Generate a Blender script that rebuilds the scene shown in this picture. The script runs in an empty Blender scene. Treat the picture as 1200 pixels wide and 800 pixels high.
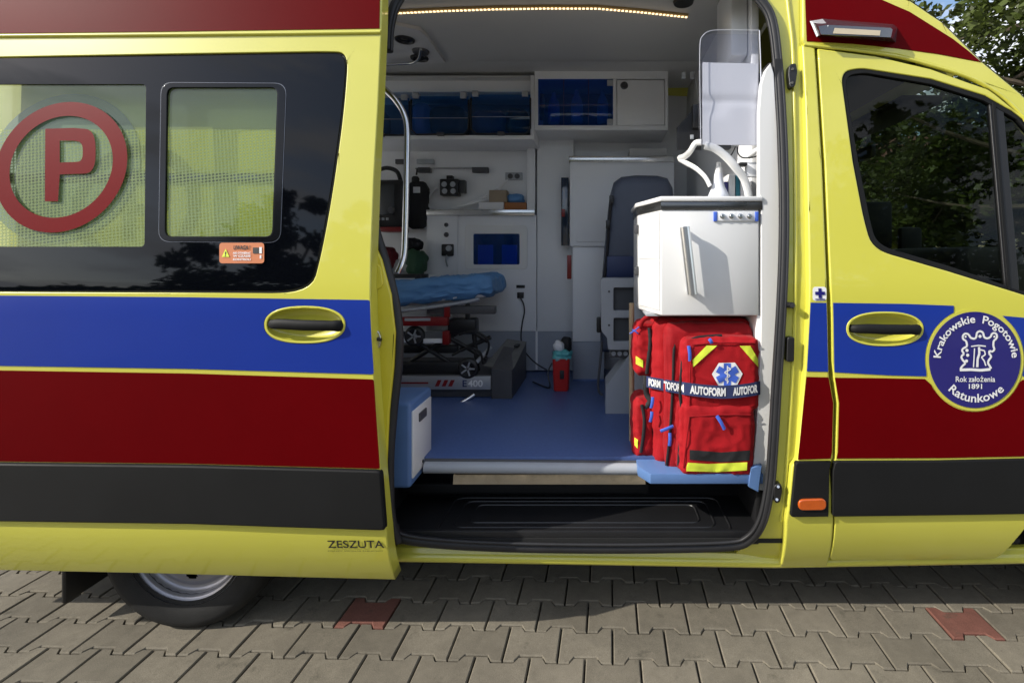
import bpy, bmesh, math, random
from mathutils import Vector, Matrix, noise
random.seed(7)
scene = bpy.context.scene
col = scene.collection
R = math.radians

# ------------------------------------------------------------------ camera, sky, sun, exposure
CAMY, CAMZ, F, VX, VY = -1.8, 1.43, 576.0, 700.0, 300.0      # focal length and vanishing point in photo pixels
cam = bpy.data.cameras.new('camera'); camo = bpy.data.objects.new('camera', cam); col.objects.link(camo)
camo.location = (0, CAMY, CAMZ); camo.rotation_euler = (R(90), 0, 0)
cam.sensor_width = 36; cam.sensor_fit = 'HORIZONTAL'; cam.lens = 36*F/1200
cam.shift_x = -(VX-600)/1200; cam.shift_y = -(400-VY)/1200
cam.clip_start = 0.02; cam.clip_end = 2000
scene.camera = camo
SUN = Vector((-1.45, -0.55, 1.0)).normalized()
w = bpy.data.worlds.new('World'); scene.world = w; w.use_nodes = True
nt = w.node_tree; nt.nodes.clear()
sky = nt.nodes.new('ShaderNodeTexSky'); sky.sky_type = 'NISHITA'; sky.sun_disc = False
sky.sun_elevation = math.asin(SUN.z); sky.sun_rotation = math.atan2(SUN.x, SUN.y)
sky.air_density = 1.0; sky.dust_density = 1.2
tc = nt.nodes.new('ShaderNodeTexCoord'); mp = nt.nodes.new('ShaderNodeMapping'); mp.inputs['Scale'].default_value = (1.6, 1.6, 6.0)
nz = nt.nodes.new('ShaderNodeTexNoise'); nz.inputs['Scale'].default_value = 2.3; nz.inputs['Detail'].default_value = 7; nz.inputs['Roughness'].default_value = .58
cr = nt.nodes.new('ShaderNodeValToRGB'); cr.color_ramp.elements[0].position = .44; cr.color_ramp.elements[1].position = .60
mix = nt.nodes.new('ShaderNodeMix'); mix.data_type = 'RGBA'; mix.inputs[7].default_value = (5.8, 6.0, 6.5, 1)
bg = nt.nodes.new('ShaderNodeBackground'); bg.inputs['Strength'].default_value = .14
out = nt.nodes.new('ShaderNodeOutputWorld')
L = nt.links.new
L(tc.outputs['Generated'], mp.inputs['Vector']); L(mp.outputs[0], nz.inputs['Vector']); L(nz.outputs['Fac'], cr.inputs[0])
L(cr.outputs[0], mix.inputs[0]); L(sky.outputs[0], mix.inputs[6]); L(mix.outputs[2], bg.inputs[0]); L(bg.outputs[0], out.inputs[0])
sl = bpy.data.lights.new('sun', 'SUN'); sl.energy = 3.6; sl.angle = R(.53); sl.color = (1, .95, .86)
so = bpy.data.objects.new('sun', sl); col.objects.link(so)
so.rotation_euler = (-SUN).to_track_quat('-Z', 'Y').to_euler(); so.location = SUN*20
scene.view_settings.view_transform = 'Standard'; scene.view_settings.look = 'None'
scene.view_settings.exposure = 0.55; scene.view_settings.gamma = 1

scene.cycles.max_bounces = 12; scene.cycles.diffuse_bounces = 7; scene.cycles.transparent_max_bounces = 14
# ------------------------------------------------------------------ pixels to places
def prof(z):                       # van side: vertical to the waist, leaning in above it, tucked in at the sill
    y = 0.0
    if z > 1.2:
        t = z-1.2; k = math.tan(R(7.6)); y = k*t*t/(2*.16) if t < .16 else k*(t-.08)
    if z < .5: y += .10*(.5-z)+1.0*(.5-z)**2
    return y
def P(px, py, Y):                  # point seen at a pixel on the plane at depth Y
    D = Y-CAMY
    return Vector(((px-VX)*D/F, Y, CAMZ-(py-VY)*D/F))
def S(px, py, off=0.0):            # point on the van's side skin (offset off): returns X, z
    Y = 0.0
    for _ in range(6):
        D = Y+off-CAMY; z = CAMZ-(py-VY)*D/F; Y = prof(z)
    return ((px-VX)*D/F, z)
def G(px, py):                     # point on the ground
    D = F*CAMZ/(py-VY)
    return ((px-VX)*D/F, D+CAMY)
def PZ(px, py, z):                 # point on a level plane
    D = (z-CAMZ)*F/(VY-py)
    return Vector(((px-VX)*D/F, D+CAMY, z))

# ------------------------------------------------------------------ materials
MATS = {}
def node_mat(name):
    m = bpy.data.materials.new(name); m.use_nodes = True
    return m, m.node_tree.nodes, m.node_tree.links, m.node_tree.nodes['Principled BSDF']
def M(name, c, rough=.5, metal=0, coat=0, var=.05, ns=6, bump=0, bs=120, spec=.5, rvar=.0, rnd=0, emit=0, sheen=0, trans=0, coatr=.06):
    if name in MATS: return MATS[name]
    m, n, l, p = node_mat(name)
    p.inputs['Roughness'].default_value = rough; p.inputs['Metallic'].default_value = metal
    p.inputs['Coat Weight'].default_value = coat; p.inputs['Coat Roughness'].default_value = coatr
    p.inputs['Specular IOR Level'].default_value = spec; p.inputs['Sheen Weight'].default_value = sheen
    if emit: p.inputs['Emission Color'].default_value = (*c, 1); p.inputs['Emission Strength'].default_value = emit
    t = n.new('ShaderNodeTexCoord'); g = n.new('ShaderNodeNewGeometry')
    z = n.new('ShaderNodeTexNoise'); z.inputs['Scale'].default_value = ns; z.inputs['Detail'].default_value = 6; z.inputs['Roughness'].default_value = .6
    l.new(g.outputs['Position'], z.inputs['Vector'])
    mr = n.new('ShaderNodeMapRange'); mr.inputs['From Min'].default_value = .25; mr.inputs['From Max'].default_value = .75
    mr.inputs['To Min'].default_value = 1-var; mr.inputs['To Max'].default_value = 1+var
    l.new(z.outputs['Fac'], mr.inputs['Value'])
    val = mr.outputs[0]
    if rnd:
        oi = n.new('ShaderNodeObjectInfo'); m2 = n.new('ShaderNodeMapRange')
        m2.inputs['To Min'].default_value = 1-rnd; m2.inputs['To Max'].default_value = 1+rnd
        l.new(oi.outputs['Random'], m2.inputs['Value'])
        mu = n.new('ShaderNodeMath'); mu.operation = 'MULTIPLY'; l.new(val, mu.inputs[0]); l.new(m2.outputs[0], mu.inputs[1]); val = mu.outputs[0]
    vm = n.new('ShaderNodeVectorMath'); vm.operation = 'SCALE'; vm.inputs[0].default_value = c
    l.new(val, vm.inputs['Scale']); l.new(vm.outputs[0], p.inputs['Base Color'])
    if rvar:
        r2 = n.new('ShaderNodeMapRange'); r2.inputs['From Min'].default_value = .3; r2.inputs['From Max'].default_value = .7
        r2.inputs['To Min'].default_value = max(0, rough-rvar); r2.inputs['To Max'].default_value = rough+rvar
        l.new(z.outputs['Fac'], r2.inputs['Value']); l.new(r2.outputs[0], p.inputs['Roughness'])
    if bump:
        b = n.new('ShaderNodeBump'); b.inputs['Strength'].default_value = bump; b.inputs['Distance'].default_value = .004
        z2 = n.new('ShaderNodeTexNoise'); z2.inputs['Scale'].default_value = bs; z2.inputs['Detail'].default_value = 4
        l.new(g.outputs['Position'], z2.inputs['Vector']); l.new(z2.outputs['Fac'], b.inputs['Height']); l.new(b.outputs[0], p.inputs['Normal'])
    MATS[name] = m
    return m
def glass(name, tint, refl=.9, film=None, filmc=(.6, .65, .5), ior=1.5, dots=0):
    if name in MATS: return MATS[name]
    m, n, l, p = node_mat(name); n.remove(p)
    o = n['Material Output']
    tr = n.new('ShaderNodeBsdfTransparent'); tr.inputs[0].default_value = (*tint, 1)
    gl = n.new('ShaderNodeBsdfGlossy'); gl.inputs['Roughness'].default_value = .015; gl.inputs[0].default_value = (refl, refl, refl, 1)
    lw_ = n.new('ShaderNodeLayerWeight'); lw_.inputs['Blend'].default_value = .5
    pw = n.new('ShaderNodeMath'); pw.operation = 'POWER'; pw.inputs[1].default_value = 5; l.new(lw_.outputs['Facing'], pw.inputs[0])
    fr = n.new('ShaderNodeMapRange'); fr.inputs['To Min'].default_value = ((ior-1)/(ior+1))**2; l.new(pw.outputs[0], fr.inputs['Value'])
    base = tr.outputs[0]
    if film is not None:
        d = n.new('ShaderNodeBsdfDiffuse'); d.inputs[0].default_value = (*filmc, 1)
        tl = n.new('ShaderNodeBsdfTranslucent'); tl.inputs[0].default_value = (*filmc, 1)
        dm = n.new('ShaderNodeMixShader'); dm.inputs[0].default_value = .35; l.new(d.outputs[0], dm.inputs[1]); l.new(tl.outputs[0], dm.inputs[2])
        mx = n.new('ShaderNodeMixShader'); l.new(base, mx.inputs[1]); l.new(dm.outputs[0], mx.inputs[2])
        if dots:
            g = n.new('ShaderNodeNewGeometry'); mpn = n.new('ShaderNodeMapping'); mpn.inputs['Rotation'].default_value = (0, R(8), 0)
            mpn.inputs['Scale'].default_value = (dots, 0, dots*1.12)
            v = n.new('ShaderNodeTexVoronoi'); v.inputs['Scale'].default_value = 1; v.inputs['Randomness'].default_value = .08
            l.new(g.outputs['Position'], mpn.inputs[0]); l.new(mpn.outputs[0], v.inputs['Vector'])
            mr = n.new('ShaderNodeMapRange'); mr.inputs['From Min'].default_value = .28; mr.inputs['From Max'].default_value = .42
            mr.inputs['To Min'].default_value = film*.45; mr.inputs['To Max'].default_value = min(1, film*1.6)
            l.new(v.outputs['Distance'], mr.inputs['Value']); l.new(mr.outputs[0], mx.inputs[0])
        else: mx.inputs[0].default_value = film
        base = mx.outputs[0]
    m3 = n.new('ShaderNodeMixShader'); l.new(fr.outputs[0], m3.inputs[0]); l.new(base, m3.inputs[1]); l.new(gl.outputs[0], m3.inputs[2])
    l.new(m3.outputs[0], o.inputs[0])
    MATS[name] = m
    return m

YEL = M('yellow_paint', (.63, .60, .075), .34, coat=1, var=.03, ns=1.5, coatr=.03, bump=.02, bs=5)
YELI = M('yellow_inner_paint', (.66, .56, .03), .42, coat=.5, var=.05)
BLUEF = M('blue_foil', (.010, .036, .29), .34, spec=.22, coat=.10, var=.05, ns=3, bump=.03, bs=500)
REDF = M('red_foil', (.115, .0007, .0022), .45, spec=.03, coat=.02, var=.10, ns=2, bump=.04, bs=600)
GREYP = M('grey_moulding_plastic', (.0085, .0088, .0092), .62, spec=.22, var=.10, ns=5, bump=.12, bs=900, rvar=.06)
BLKP = M('black_plastic', (.012, .012, .013), .42, var=.15, bump=.1, bs=500)
RUB = M('black_rubber', (.018, .018, .02), .55, var=.2, ns=12)
BLKG = M('black_glass_border', (.002, .0025, .004), .03, var=.02, spec=.30)
WHT = M('white_laminate', (.78, .78, .77), .35, var=.02, ns=2, coat=.2)
WHTW = M('white_wall_lining', (.80, .81, .83), .42, var=.03, ns=2)
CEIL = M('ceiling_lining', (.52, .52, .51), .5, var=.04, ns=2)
GRYL = M('grey_wall_lining', (.32, .35, .41), .45, var=.05)
GRYM = M('grey_painted_metal', (.38, .40, .43), .4, var=.06)
DGRY = M('dark_grey_metal', (.07, .07, .075), .45, var=.15)
FLOOR = M('blue_vinyl_floor', (.075, .125, .30), .38, var=.12, ns=60, bump=.05, bs=300)
BLUB = M('blue_laminate', (.10, .19, .40), .4, var=.08)
STEEL = M('brushed_steel', (.62, .62, .62), .22, metal=1, var=.08, rvar=.06)
CHROME = M('chrome', (.92, .92, .92), .28, metal=1, var=.02)
MIRR = M('polished_kick_plate', (.66, .55, .40), .08, metal=1, var=.05, rvar=.04, ns=20)
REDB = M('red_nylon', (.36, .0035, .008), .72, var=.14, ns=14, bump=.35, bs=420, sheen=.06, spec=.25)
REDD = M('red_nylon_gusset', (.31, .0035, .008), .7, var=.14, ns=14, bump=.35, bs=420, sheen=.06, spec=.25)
BLKN = M('black_webbing', (.012, .012, .014), .75, var=.2, bump=.3, bs=700)
NAVY = M('navy_webbing', (.026, .038, .12), .7, var=.15, bump=.3, bs=700)
LIME = M('lime_reflective_tape', (.72, .82, .06), .5, var=.05, bump=.1, bs=400)
WPRT = M('white_print', (.80, .80, .80), .5, var=.03)
BPRT = M('black_print', (.02, .02, .02), .5, var=.03)
BADGE = M('navy_badge_foil', (.014, .012, .16), .3, coat=.5, var=.04)
PULL = M('blue_zip_pull', (.06, .14, .62), .5, var=.05)
ORNG = M('orange_sticker', (.60, .19, .07), .45, var=.06)
AMBER = M('amber_lens', (.50, .085, .006), .12, coat=1, var=.1, ns=60)
REDST = M('red_sticker', (.16, .001, .003), .4, spec=.08, var=.06)
TYRE = M('tyre_rubber', (.016, .016, .016), .72, spec=.3, var=.25, ns=18, bump=.2, bs=200)
RIM = M('silver_wheel_paint', (.36, .36, .40), .38, metal=.6, var=.1)
REDM = M('red_metal_paint', (.22, .008, .008), .35, var=.1)
CARD = M('cardboard', (.34, .27, .19), .8, var=.08)
PAPER = M('paper', (.74, .74, .76), .7, var=.02, ns=3)
SHEET = M('blue_sheet_fabric', (.10, .26, .52), .55, var=.08, ns=10, bump=.5, bs=24)
SEATM = M('dark_blue_upholstery', (.075, .09, .13), .5, var=.1, bump=.2, bs=300)
CABM = M('dark_cab_trim', (.014, .014, .015), .6, var=.1)
TEAL = M('teal_plastic_bag', (.10, .42, .44), .35, var=.2, ns=25, bump=.6, bs=60)
CLEARG = glass('clear_acrylic', (.88, .89, .93), .8, film=.03, filmc=(.4, .4, .6), ior=1.35)
WINF = glass('cab_side_glass', (.42, .47, .43), .8, ior=1.36)
PANEG = glass('dotted_frosted_pane', (.80, .88, .72), 1.0, film=.50, filmc=(.33, .42, .17), ior=1.45, dots=78)
PANEC = glass('plain_tinted_pane', (.66, .74, .60), 1.0, film=.36, filmc=(.22, .30, .22), ior=1.5)
BLUG = glass('blue_tinted_acrylic', (.20, .46, .88), .9, film=.22, filmc=(.03, .17, .50), ior=1.4)
LED = M('warm_led', (1.0, .74, .40), .5, emit=1.5, var=0)

# ------------------------------------------------------------------ mesh helpers
def inherit_inverse(o, parent):
    o.parent = parent
    if parent.type == 'EMPTY': o.matrix_parent_inverse = Matrix.Translation(-Vector(parent.location))
def mk(name, verts, faces, mat, parent=None, sharp=35, recalc=True, smooth=True):
    me = bpy.data.meshes.new(name); me.from_pydata([tuple(v) for v in verts], [], [tuple(f) for f in faces])
    if recalc:
        b = bmesh.new(); b.from_mesh(me); bmesh.ops.recalc_face_normals(b, faces=b.faces); b.to_mesh(me); b.free()
    if smooth:
        me.shade_smooth()
        if sharp: me.set_sharp_from_angle(angle=R(sharp))
    me.materials.append(mat)
    o = bpy.data.objects.new(name, me); col.objects.link(o)
    if parent is not None: inherit_inverse(o, parent)
    return o
def top(o, label, cat, group=None, kind=None):
    if label: o['label'] = label
    if cat: o['category'] = cat
    if group: o['group'] = group
    if kind: o['kind'] = kind
    if o.type == 'MESH' and not kind and o.data.users == 1 and o.location.length == 0:   # put the origin at the thing's base
        vs = o.data.vertices
        c = Vector((sum(v.co.x for v in vs)/len(vs), sum(v.co.y for v in vs)/len(vs), min(v.co.z for v in vs)))
        o.data.transform(Matrix.Translation(-c)); o.location = c
    return o
def thing(name, label, cat, loc, group=None):
    o = bpy.data.objects.new(name, None); col.objects.link(o); o.location = loc; o.empty_display_size = .1
    o['label'] = label; o['category'] = cat
    if group: o['group'] = group
    return o
class MB:
    def __init__(s): s.v = []; s.f = []
    def add(s, v, f):
        k = len(s.v); s.v += [Vector(a) for a in v]; s.f += [[i+k for i in q] for q in f]; return s
    def build(s, name, mat, parent=None, **k): return mk(name, s.v, s.f, mat, parent, **k)
def rboxd(x0, x1, y0, y1, z0, z1, r=.004, seg=2):
    b = bmesh.new(); bmesh.ops.create_cube(b, size=1)
    for v in b.verts:
        v.co = Vector(((x0+x1)/2+v.co.x*(x1-x0), (y0+y1)/2+v.co.y*(y1-y0), (z0+z1)/2+v.co.z*(z1-z0)))
    r = min(r, .45*min(abs(x1-x0), abs(y1-y0), abs(z1-z0)))
    if r > 0: bmesh.ops.bevel(b, geom=b.edges[:], offset=r, segments=seg, affect='EDGES', profile=.5)
    b.verts.index_update()
    v = [v.co.copy() for v in b.verts]; f = [[q.index for q in fa.verts] for fa in b.faces]; b.free()
    return v, f
def rbox(name, x0, x1, y0, y1, z0, z1, r, mat, parent=None, rot=None, seg=2):
    v, f = rboxd(min(x0, x1), max(x0, x1), min(y0, y1), max(y0, y1), min(z0, z1), max(z0, z1), r, seg)
    if rot:
        c = Vector(((x0+x1)/2, (y0+y1)/2, (z0+z1)/2)); m = Matrix.Rotation(rot[1], 3, rot[0]); v = [c+m@(a-c) for a in v]
    return mk(name, v, f, mat, parent)
def pbox(name, x0, x1, y0, y1, Y, depth, mat, parent=None, r=.004, rot=None):      # front face = pixel rectangle on the plane Y
    a = P(x0, y0, Y); b = P(x1, y1, Y)
    return rbox(name, a.x, b.x, Y, Y+depth, b.z, a.z, r, mat, parent, rot)
def tubed(path, r, n=8, closed=False, squash=None):
    pts = [Vector(p) for p in path]; m = len(pts); v = []; f = []
    rad = r if isinstance(r, (list, tuple)) else [r]*m
    up = None
    for i, p in enumerate(pts):
        a = pts[(i-1) % m] if (closed or i > 0) else p; b = pts[(i+1) % m] if (closed or i < m-1) else p
        t = (b-a).normalized()
        if up is None:
            up = Vector((0, -1, 0)) if abs(t.y) < .9 else Vector((0, 0, 1))
        s = t.cross(up).normalized(); up = s.cross(t).normalized()
        for k in range(n):
            an = 2*math.pi*k/n
            v.append(p+(s*math.cos(an)+up*math.sin(an)*(squash or 1))*rad[i])
    for i in range(m if closed else m-1):
        j = (i+1) % m
        for k in range(n): f.append([i*n+k, i*n+(k+1) % n, j*n+(k+1) % n, j*n+k])
    if not closed: f.append(list(range(n))[::-1]); f.append([(m-1)*n+k for k in range(n)])
    return v, f
def smoothpath(pts, sub=6, closed=False):
    pts = [Vector(p) for p in pts]; n = len(pts); o = []
    rng = range(n if closed else n-1)
    g = lambda i: pts[i % n] if closed else pts[max(0, min(n-1, i))]
    for i in rng:
        p0, p1, p2, p3 = g(i-1), g(i), g(i+1), g(i+2)
        for k in range(sub):
            t = k/sub
            o.append(.5*((2*p1)+(p2-p0)*t+(2*p0-5*p1+4*p2-p3)*t*t+(3*p1-p0-3*p2+p3)*t*t*t))
    if not closed: o.append(pts[-1])
    return o
def tube(name, path, r, mat, parent=None, n=10, sub=5, closed=False, squash=None):
    pts = smoothpath(path, sub, closed) if sub > 1 else path
    v, f = tubed(pts, r, n, closed, squash); return mk(name, v, f, mat, parent, sharp=50)
def lathed(profile, c, axis='Y', n=48):                # profile: (radius, along)
    v = []; f = []; m = len(profile)
    for i in range(n):
        a = 2*math.pi*i/n
        for (r, h) in profile:
            if axis == 'Y': v.append(Vector((c[0]+r*math.cos(a), c[1]+h, c[2]+r*math.sin(a))))
            else: v.append(Vector((c[0]+r*math.cos(a), c[1]+r*math.sin(a), c[2]+h)))
    for i in range(n):
        j = (i+1) % n
        for k in range(m-1): f.append([i*m+k, j*m+k, j*m+k+1, i*m+k+1])
    return v, f
def lathe(name, profile, c, mat, parent=None, axis='Y', n=48, sharp=35):
    v, f = lathed(profile, c, axis, n); return mk(name, v, f, mat, parent, sharp=sharp)
def rounded(pts, r=8, seg=6):                          # polygon in pixels, corners (x, y[, radius])
    o = []; n = len(pts)
    for i in range(n):
        p = Vector(pts[i][:2]); rr = pts[i][2] if len(pts[i]) > 2 else r
        a = Vector(pts[i-1][:2])-p; b = Vector(pts[(i+1) % n][:2])-p
        ra = min(rr, a.length*.48); rb = min(rr, b.length*.48)
        if rr <= .01: o.append(tuple(p)); continue
        A = p+a.normalized()*ra; B = p+b.normalized()*rb
        for k in range(seg+1):
            t = k/seg; o.append(tuple(A*(1-t)**2+p*2*t*(1-t)+B*t*t))
    return o
def ell(cx, cy, rx, ry, n=40): return [(cx+rx*math.cos(2*math.pi*k/n), cy+ry*math.sin(2*math.pi*k/n)) for k in range(n)]
def sell(cx, cy, rx, ry, n=44, e=.8):
    o = []
    for k in range(n):
        c, s = math.cos(2*math.pi*k/n), math.sin(2*math.pi*k/n)
        o.append((cx+rx*math.copysign(abs(c)**e, c), cy+ry*math.copysign(abs(s)**e, s)))
    return o
ZL = [i*.05 for i in range(4, 62)]
def panel(name, outer, holes, mat, parent=None, off=0., thick=.02, r=.003, px=True, Yf=None, levels=True, side=1):
    """sheet in X,z bent to depth Yf(z)+off, with rounded rims of the given thickness going away from the camera side"""
    Yf = Yf or prof
    cv = (lambda lp: [S(a[0], a[1], off) for a in lp]) if px else (lambda lp: list(lp))
    b = bmesh.new(); es = []
    for lp in [outer]+list(holes):
        vs = [b.verts.new((x, 0, z)) for x, z in cv(lp)]
        es += [b.edges.new((vs[i], vs[(i+1) % len(vs)])) for i in range(len(vs))]
    bmesh.ops.triangle_fill(b, use_beauty=True, use_dissolve=False, edges=es)
    zs = [v.co.z for v in b.verts]
    if levels:
        for zl in ZL:
            if min(zs)+.004 < zl < max(zs)-.004 and zl >= 1.15 or zl in ZL[:8] and min(zs)+.004 < zl < max(zs)-.004:
                bmesh.ops.bisect_plane(b, geom=b.verts[:]+b.edges[:]+b.faces[:], plane_co=(0, 0, zl), plane_no=(0, 0, 1), dist=1e-5)
    bmesh.ops.recalc_face_normals(b, faces=b.faces)
    b.faces.ensure_lookup_table()
    if sum(f.normal.y*f.calc_area() for f in b.faces) > 0: bmesh.ops.reverse_faces(b, faces=b.faces[:])
    be = [e for e in b.edges if len(e.link_faces) == 1]
    lay = b.faces.layers.int.new('ring'); nv = {}
    def nfront(z): d = (Yf(z+.004)-Yf(z-.004))/.008; return Vector((0, -1, d)).normalized()
    if thick > 0:
        outw = {}
        for e in be:
            f = e.link_faces[0]; d = (e.verts[1].co-e.verts[0].co); nn = Vector((d.z, 0, -d.x))
            if nn.length < 1e-9: continue
            nn.normalize()
            if nn.dot(f.calc_center_median()-e.verts[0].co) > 0: nn = -nn
            for v in e.verts: outw.setdefault(v, []).append(nn)
        ow = {}; od = {}
        for v, l in outw.items():
            q = sum(l, Vector()); q = q.normalized() if q.length > 1e-6 else l[0]
            ow[v] = q/max(.5, q.dot(l[0])); od[v] = q
        steps = [] if r <= 0 else [(r*math.sin(a), r*(1-math.cos(a)), a) for a in (R(35), R(65), R(90))]
        steps.append((steps[-1][0] if steps else 0, thick, R(90)))
        base = {v: v.co.copy() for v in ow}
        if r > 0:
            for v in ow: v.co = base[v]-ow[v]*r
        prev = {v: v for v in ow}; ring = 1
        for (so_, dp, an) in steps:
            cur = {v: b.verts.new(base[v]-ow[v]*max(r, 0)+ow[v]*so_+Vector((0, dp, 0))) for v in ow}
            for v in ow: nv[cur[v]] = (od[v], an)
            for e in be:
                a, c = e.verts
                if a in ow and c in ow:
                    try: f = b.faces.new((prev[a], prev[c], cur[c], cur[a])); f[lay] = ring if not (r <= 0) else 99
                    except ValueError: pass
            prev = cur; ring += 1
    for v in b.verts: v.co.y = (v.co.y+off)+Yf(v.co.z) if side == 1 else WID-(Yf(v.co.z)+v.co.y+off)
    b.verts.index_update(); b.normal_update()
    for f in b.faces:                                   # all faces look outwards
        c = f.calc_center_median()
        if f[lay] == 0: want = nfront(c.z); want.y *= side
        else: want = sum(((nv[v][0] if v in nv else Vector((0, -1, 0))) for v in f.verts), Vector()); want += Vector((0, -.2*side, 0))
        if f.normal.dot(want) < 0: f.normal_flip()
    me = bpy.data.meshes.new(name); b.faces.index_update(); ln = []
    for f in b.faces:
        for lo_ in f.loops:
            v = lo_.vert; n0 = nfront(v.co.z)
            if f[lay] == 99: n0 = f.normal.copy()
            elif f[lay] > 0 and v in nv: o_, an = nv[v]; n0 = n0*math.cos(an)+o_*math.sin(an)
            if side == -1 and f[lay] != 99: n0 = Vector((n0.x, -n0.y, n0.z))
            ln.append(n0.normalized())
    b.to_mesh(me); b.free()
    me.shade_smooth(); me.normals_split_custom_set([tuple(n) for n in ln]); me.materials.append(mat)
    o = bpy.data.objects.new(name, me); col.objects.link(o)
    if parent is not None: inherit_inverse(o, parent)
    return o
WID = 2.02
def softbox(name, c, h, r, bulge, nz_, mat, parent=None, n=14, rot=None, seed=0, nf=9, crease=False):
    """cloth box: rounded, puffed faces with small creases"""
    b = bmesh.new(); bmesh.ops.create_cube(b, size=2); bmesh.ops.subdivide_edges(b, edges=b.edges[:], cuts=n, use_grid_fill=True)
    h = Vector(h); vs = []
    for v in b.verts:
        u = v.co.copy(); p = Vector((u.x*h.x, u.y*h.y, u.z*h.z))
        q = Vector([max(-(h[i]-r), min(h[i]-r, p[i])) for i in range(3)]); d = p-q
        nn = d.normalized() if d.length > 1e-6 else u.normalized()
        p = q+nn*r if d.length > 1e-6 else p
        fx, fy, fz = 1-u.x**4, 1-u.y**4, 1-u.z**4
        k = [fy*fz, fx*fz, fx*fy]; ax = max(range(3), key=lambda i: abs(u[i]))
        p[ax] += math.copysign(bulge*k[ax], u[ax])
        s = Vector(c)*3+p*nf+Vector((seed*7.3, 0, 0))
        p += nn*nz_*(noise.noise(s)+.5*noise.noise(s*2.3)+(.75*max(0, 1-3.2*abs(noise.noise(s*1.5+Vector((3, 8, 1)))))-.25 if crease else 0))
        if rot: p = Matrix.Rotation(rot[1], 3, rot[0])@p
        v.co = p+Vector(c)
    b.verts.index_update()
    V = [v.co.copy() for v in b.verts]; Fc = [[q.index for q in fa.verts] for fa in b.faces]; b.free()
    return mk(name, V, Fc, mat, parent, sharp=60)
# flat print: 2D meshes (x, z) in metres
def text2d(s, w=None, h=None, bold=0., space=1.):
    cu = bpy.data.curves.new('print', 'FONT'); cu.body = s; cu.size = 1; cu.offset = bold; cu.resolution_u = 4; cu.space_character = space
    ob = bpy.data.objects.new('print', cu); me = bpy.data.meshes.new_from_object(ob)
    v = [(p.co.x, p.co.y) for p in me.vertices]; f = [list(p.vertices) for p in me.polygons]
    bpy.data.objects.remove(ob); bpy.data.curves.remove(cu); bpy.data.meshes.remove(me)
    x0, x1 = min(a for a, _ in v), max(a for a, _ in v); y0, y1 = min(b for _, b in v), max(b for _, b in v)
    sx = w/(x1-x0) if w else h/(y1-y0); sy = h/(y1-y0) if h else sx
    return [((a-(x0+x1)/2)*sx, (b-(y0+y1)/2)*sy) for a, b in v], f
def shift(d, x, z): return [(a+x, b+z) for a, b in d[0]], d[1]
def join2(*ds):
    v = []; f = []
    for d in ds:
        k = len(v); v += list(d[0]); f += [[i+k for i in q] for q in d[1]]
    return v, f
def poly2(pts): return list(pts), [list(range(len(pts)))]
def disc2(x, z, r, n=40, rz=None): return poly2([(x+r*math.cos(2*math.pi*k/n), z+(rz or r)*math.sin(2*math.pi*k/n)) for k in range(n)])
def ring2(x, z, ri, ro, n=72, e=1.0):
    v = []; f = []
    for k in range(n):
        a = 2*math.pi*k/n
        v += [(x+ri*math.cos(a), z+ri*math.sin(a)*e), (x+ro*math.cos(a), z+ro*math.sin(a)*e)]
    for k in range(n): j = (k+1) % n; f.append([2*k, 2*k+1, 2*j+1, 2*j])
    return v, f
def stroke2(pts, wd):
    ds = []
    for i in range(len(pts)-1):
        a, b = Vector(pts[i]), Vector(pts[i+1]); d = (b-a)
        if d.length < 1e-9: continue
        nrm = Vector((-d.y, d.x)).normalized()*wd/2
        ds.append(poly2([tuple(a+nrm), tuple(b+nrm), tuple(b-nrm), tuple(a-nrm)]))
    return ds
def decal(name, d, mat, parent, off, Yf=None, yf2=None):
    Yf = Yf or prof
    v = [(x, (yf2(x, z) if yf2 else Yf(z))+off, z) for x, z in d[0]]
    return mk(name, v, d[1], mat, parent, recalc=False, smooth=False)
def bend(d, cx, cz, Rd, top_=True):
    o = []
    for x, y in d[0]:
        if top_: a = math.pi/2-x/Rd; r = Rd+y
        else: a = -math.pi/2+x/Rd; r = Rd-y
        o.append((cx+r*math.cos(a), cz+r*math.sin(a)))
    return o, d[1]

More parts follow.
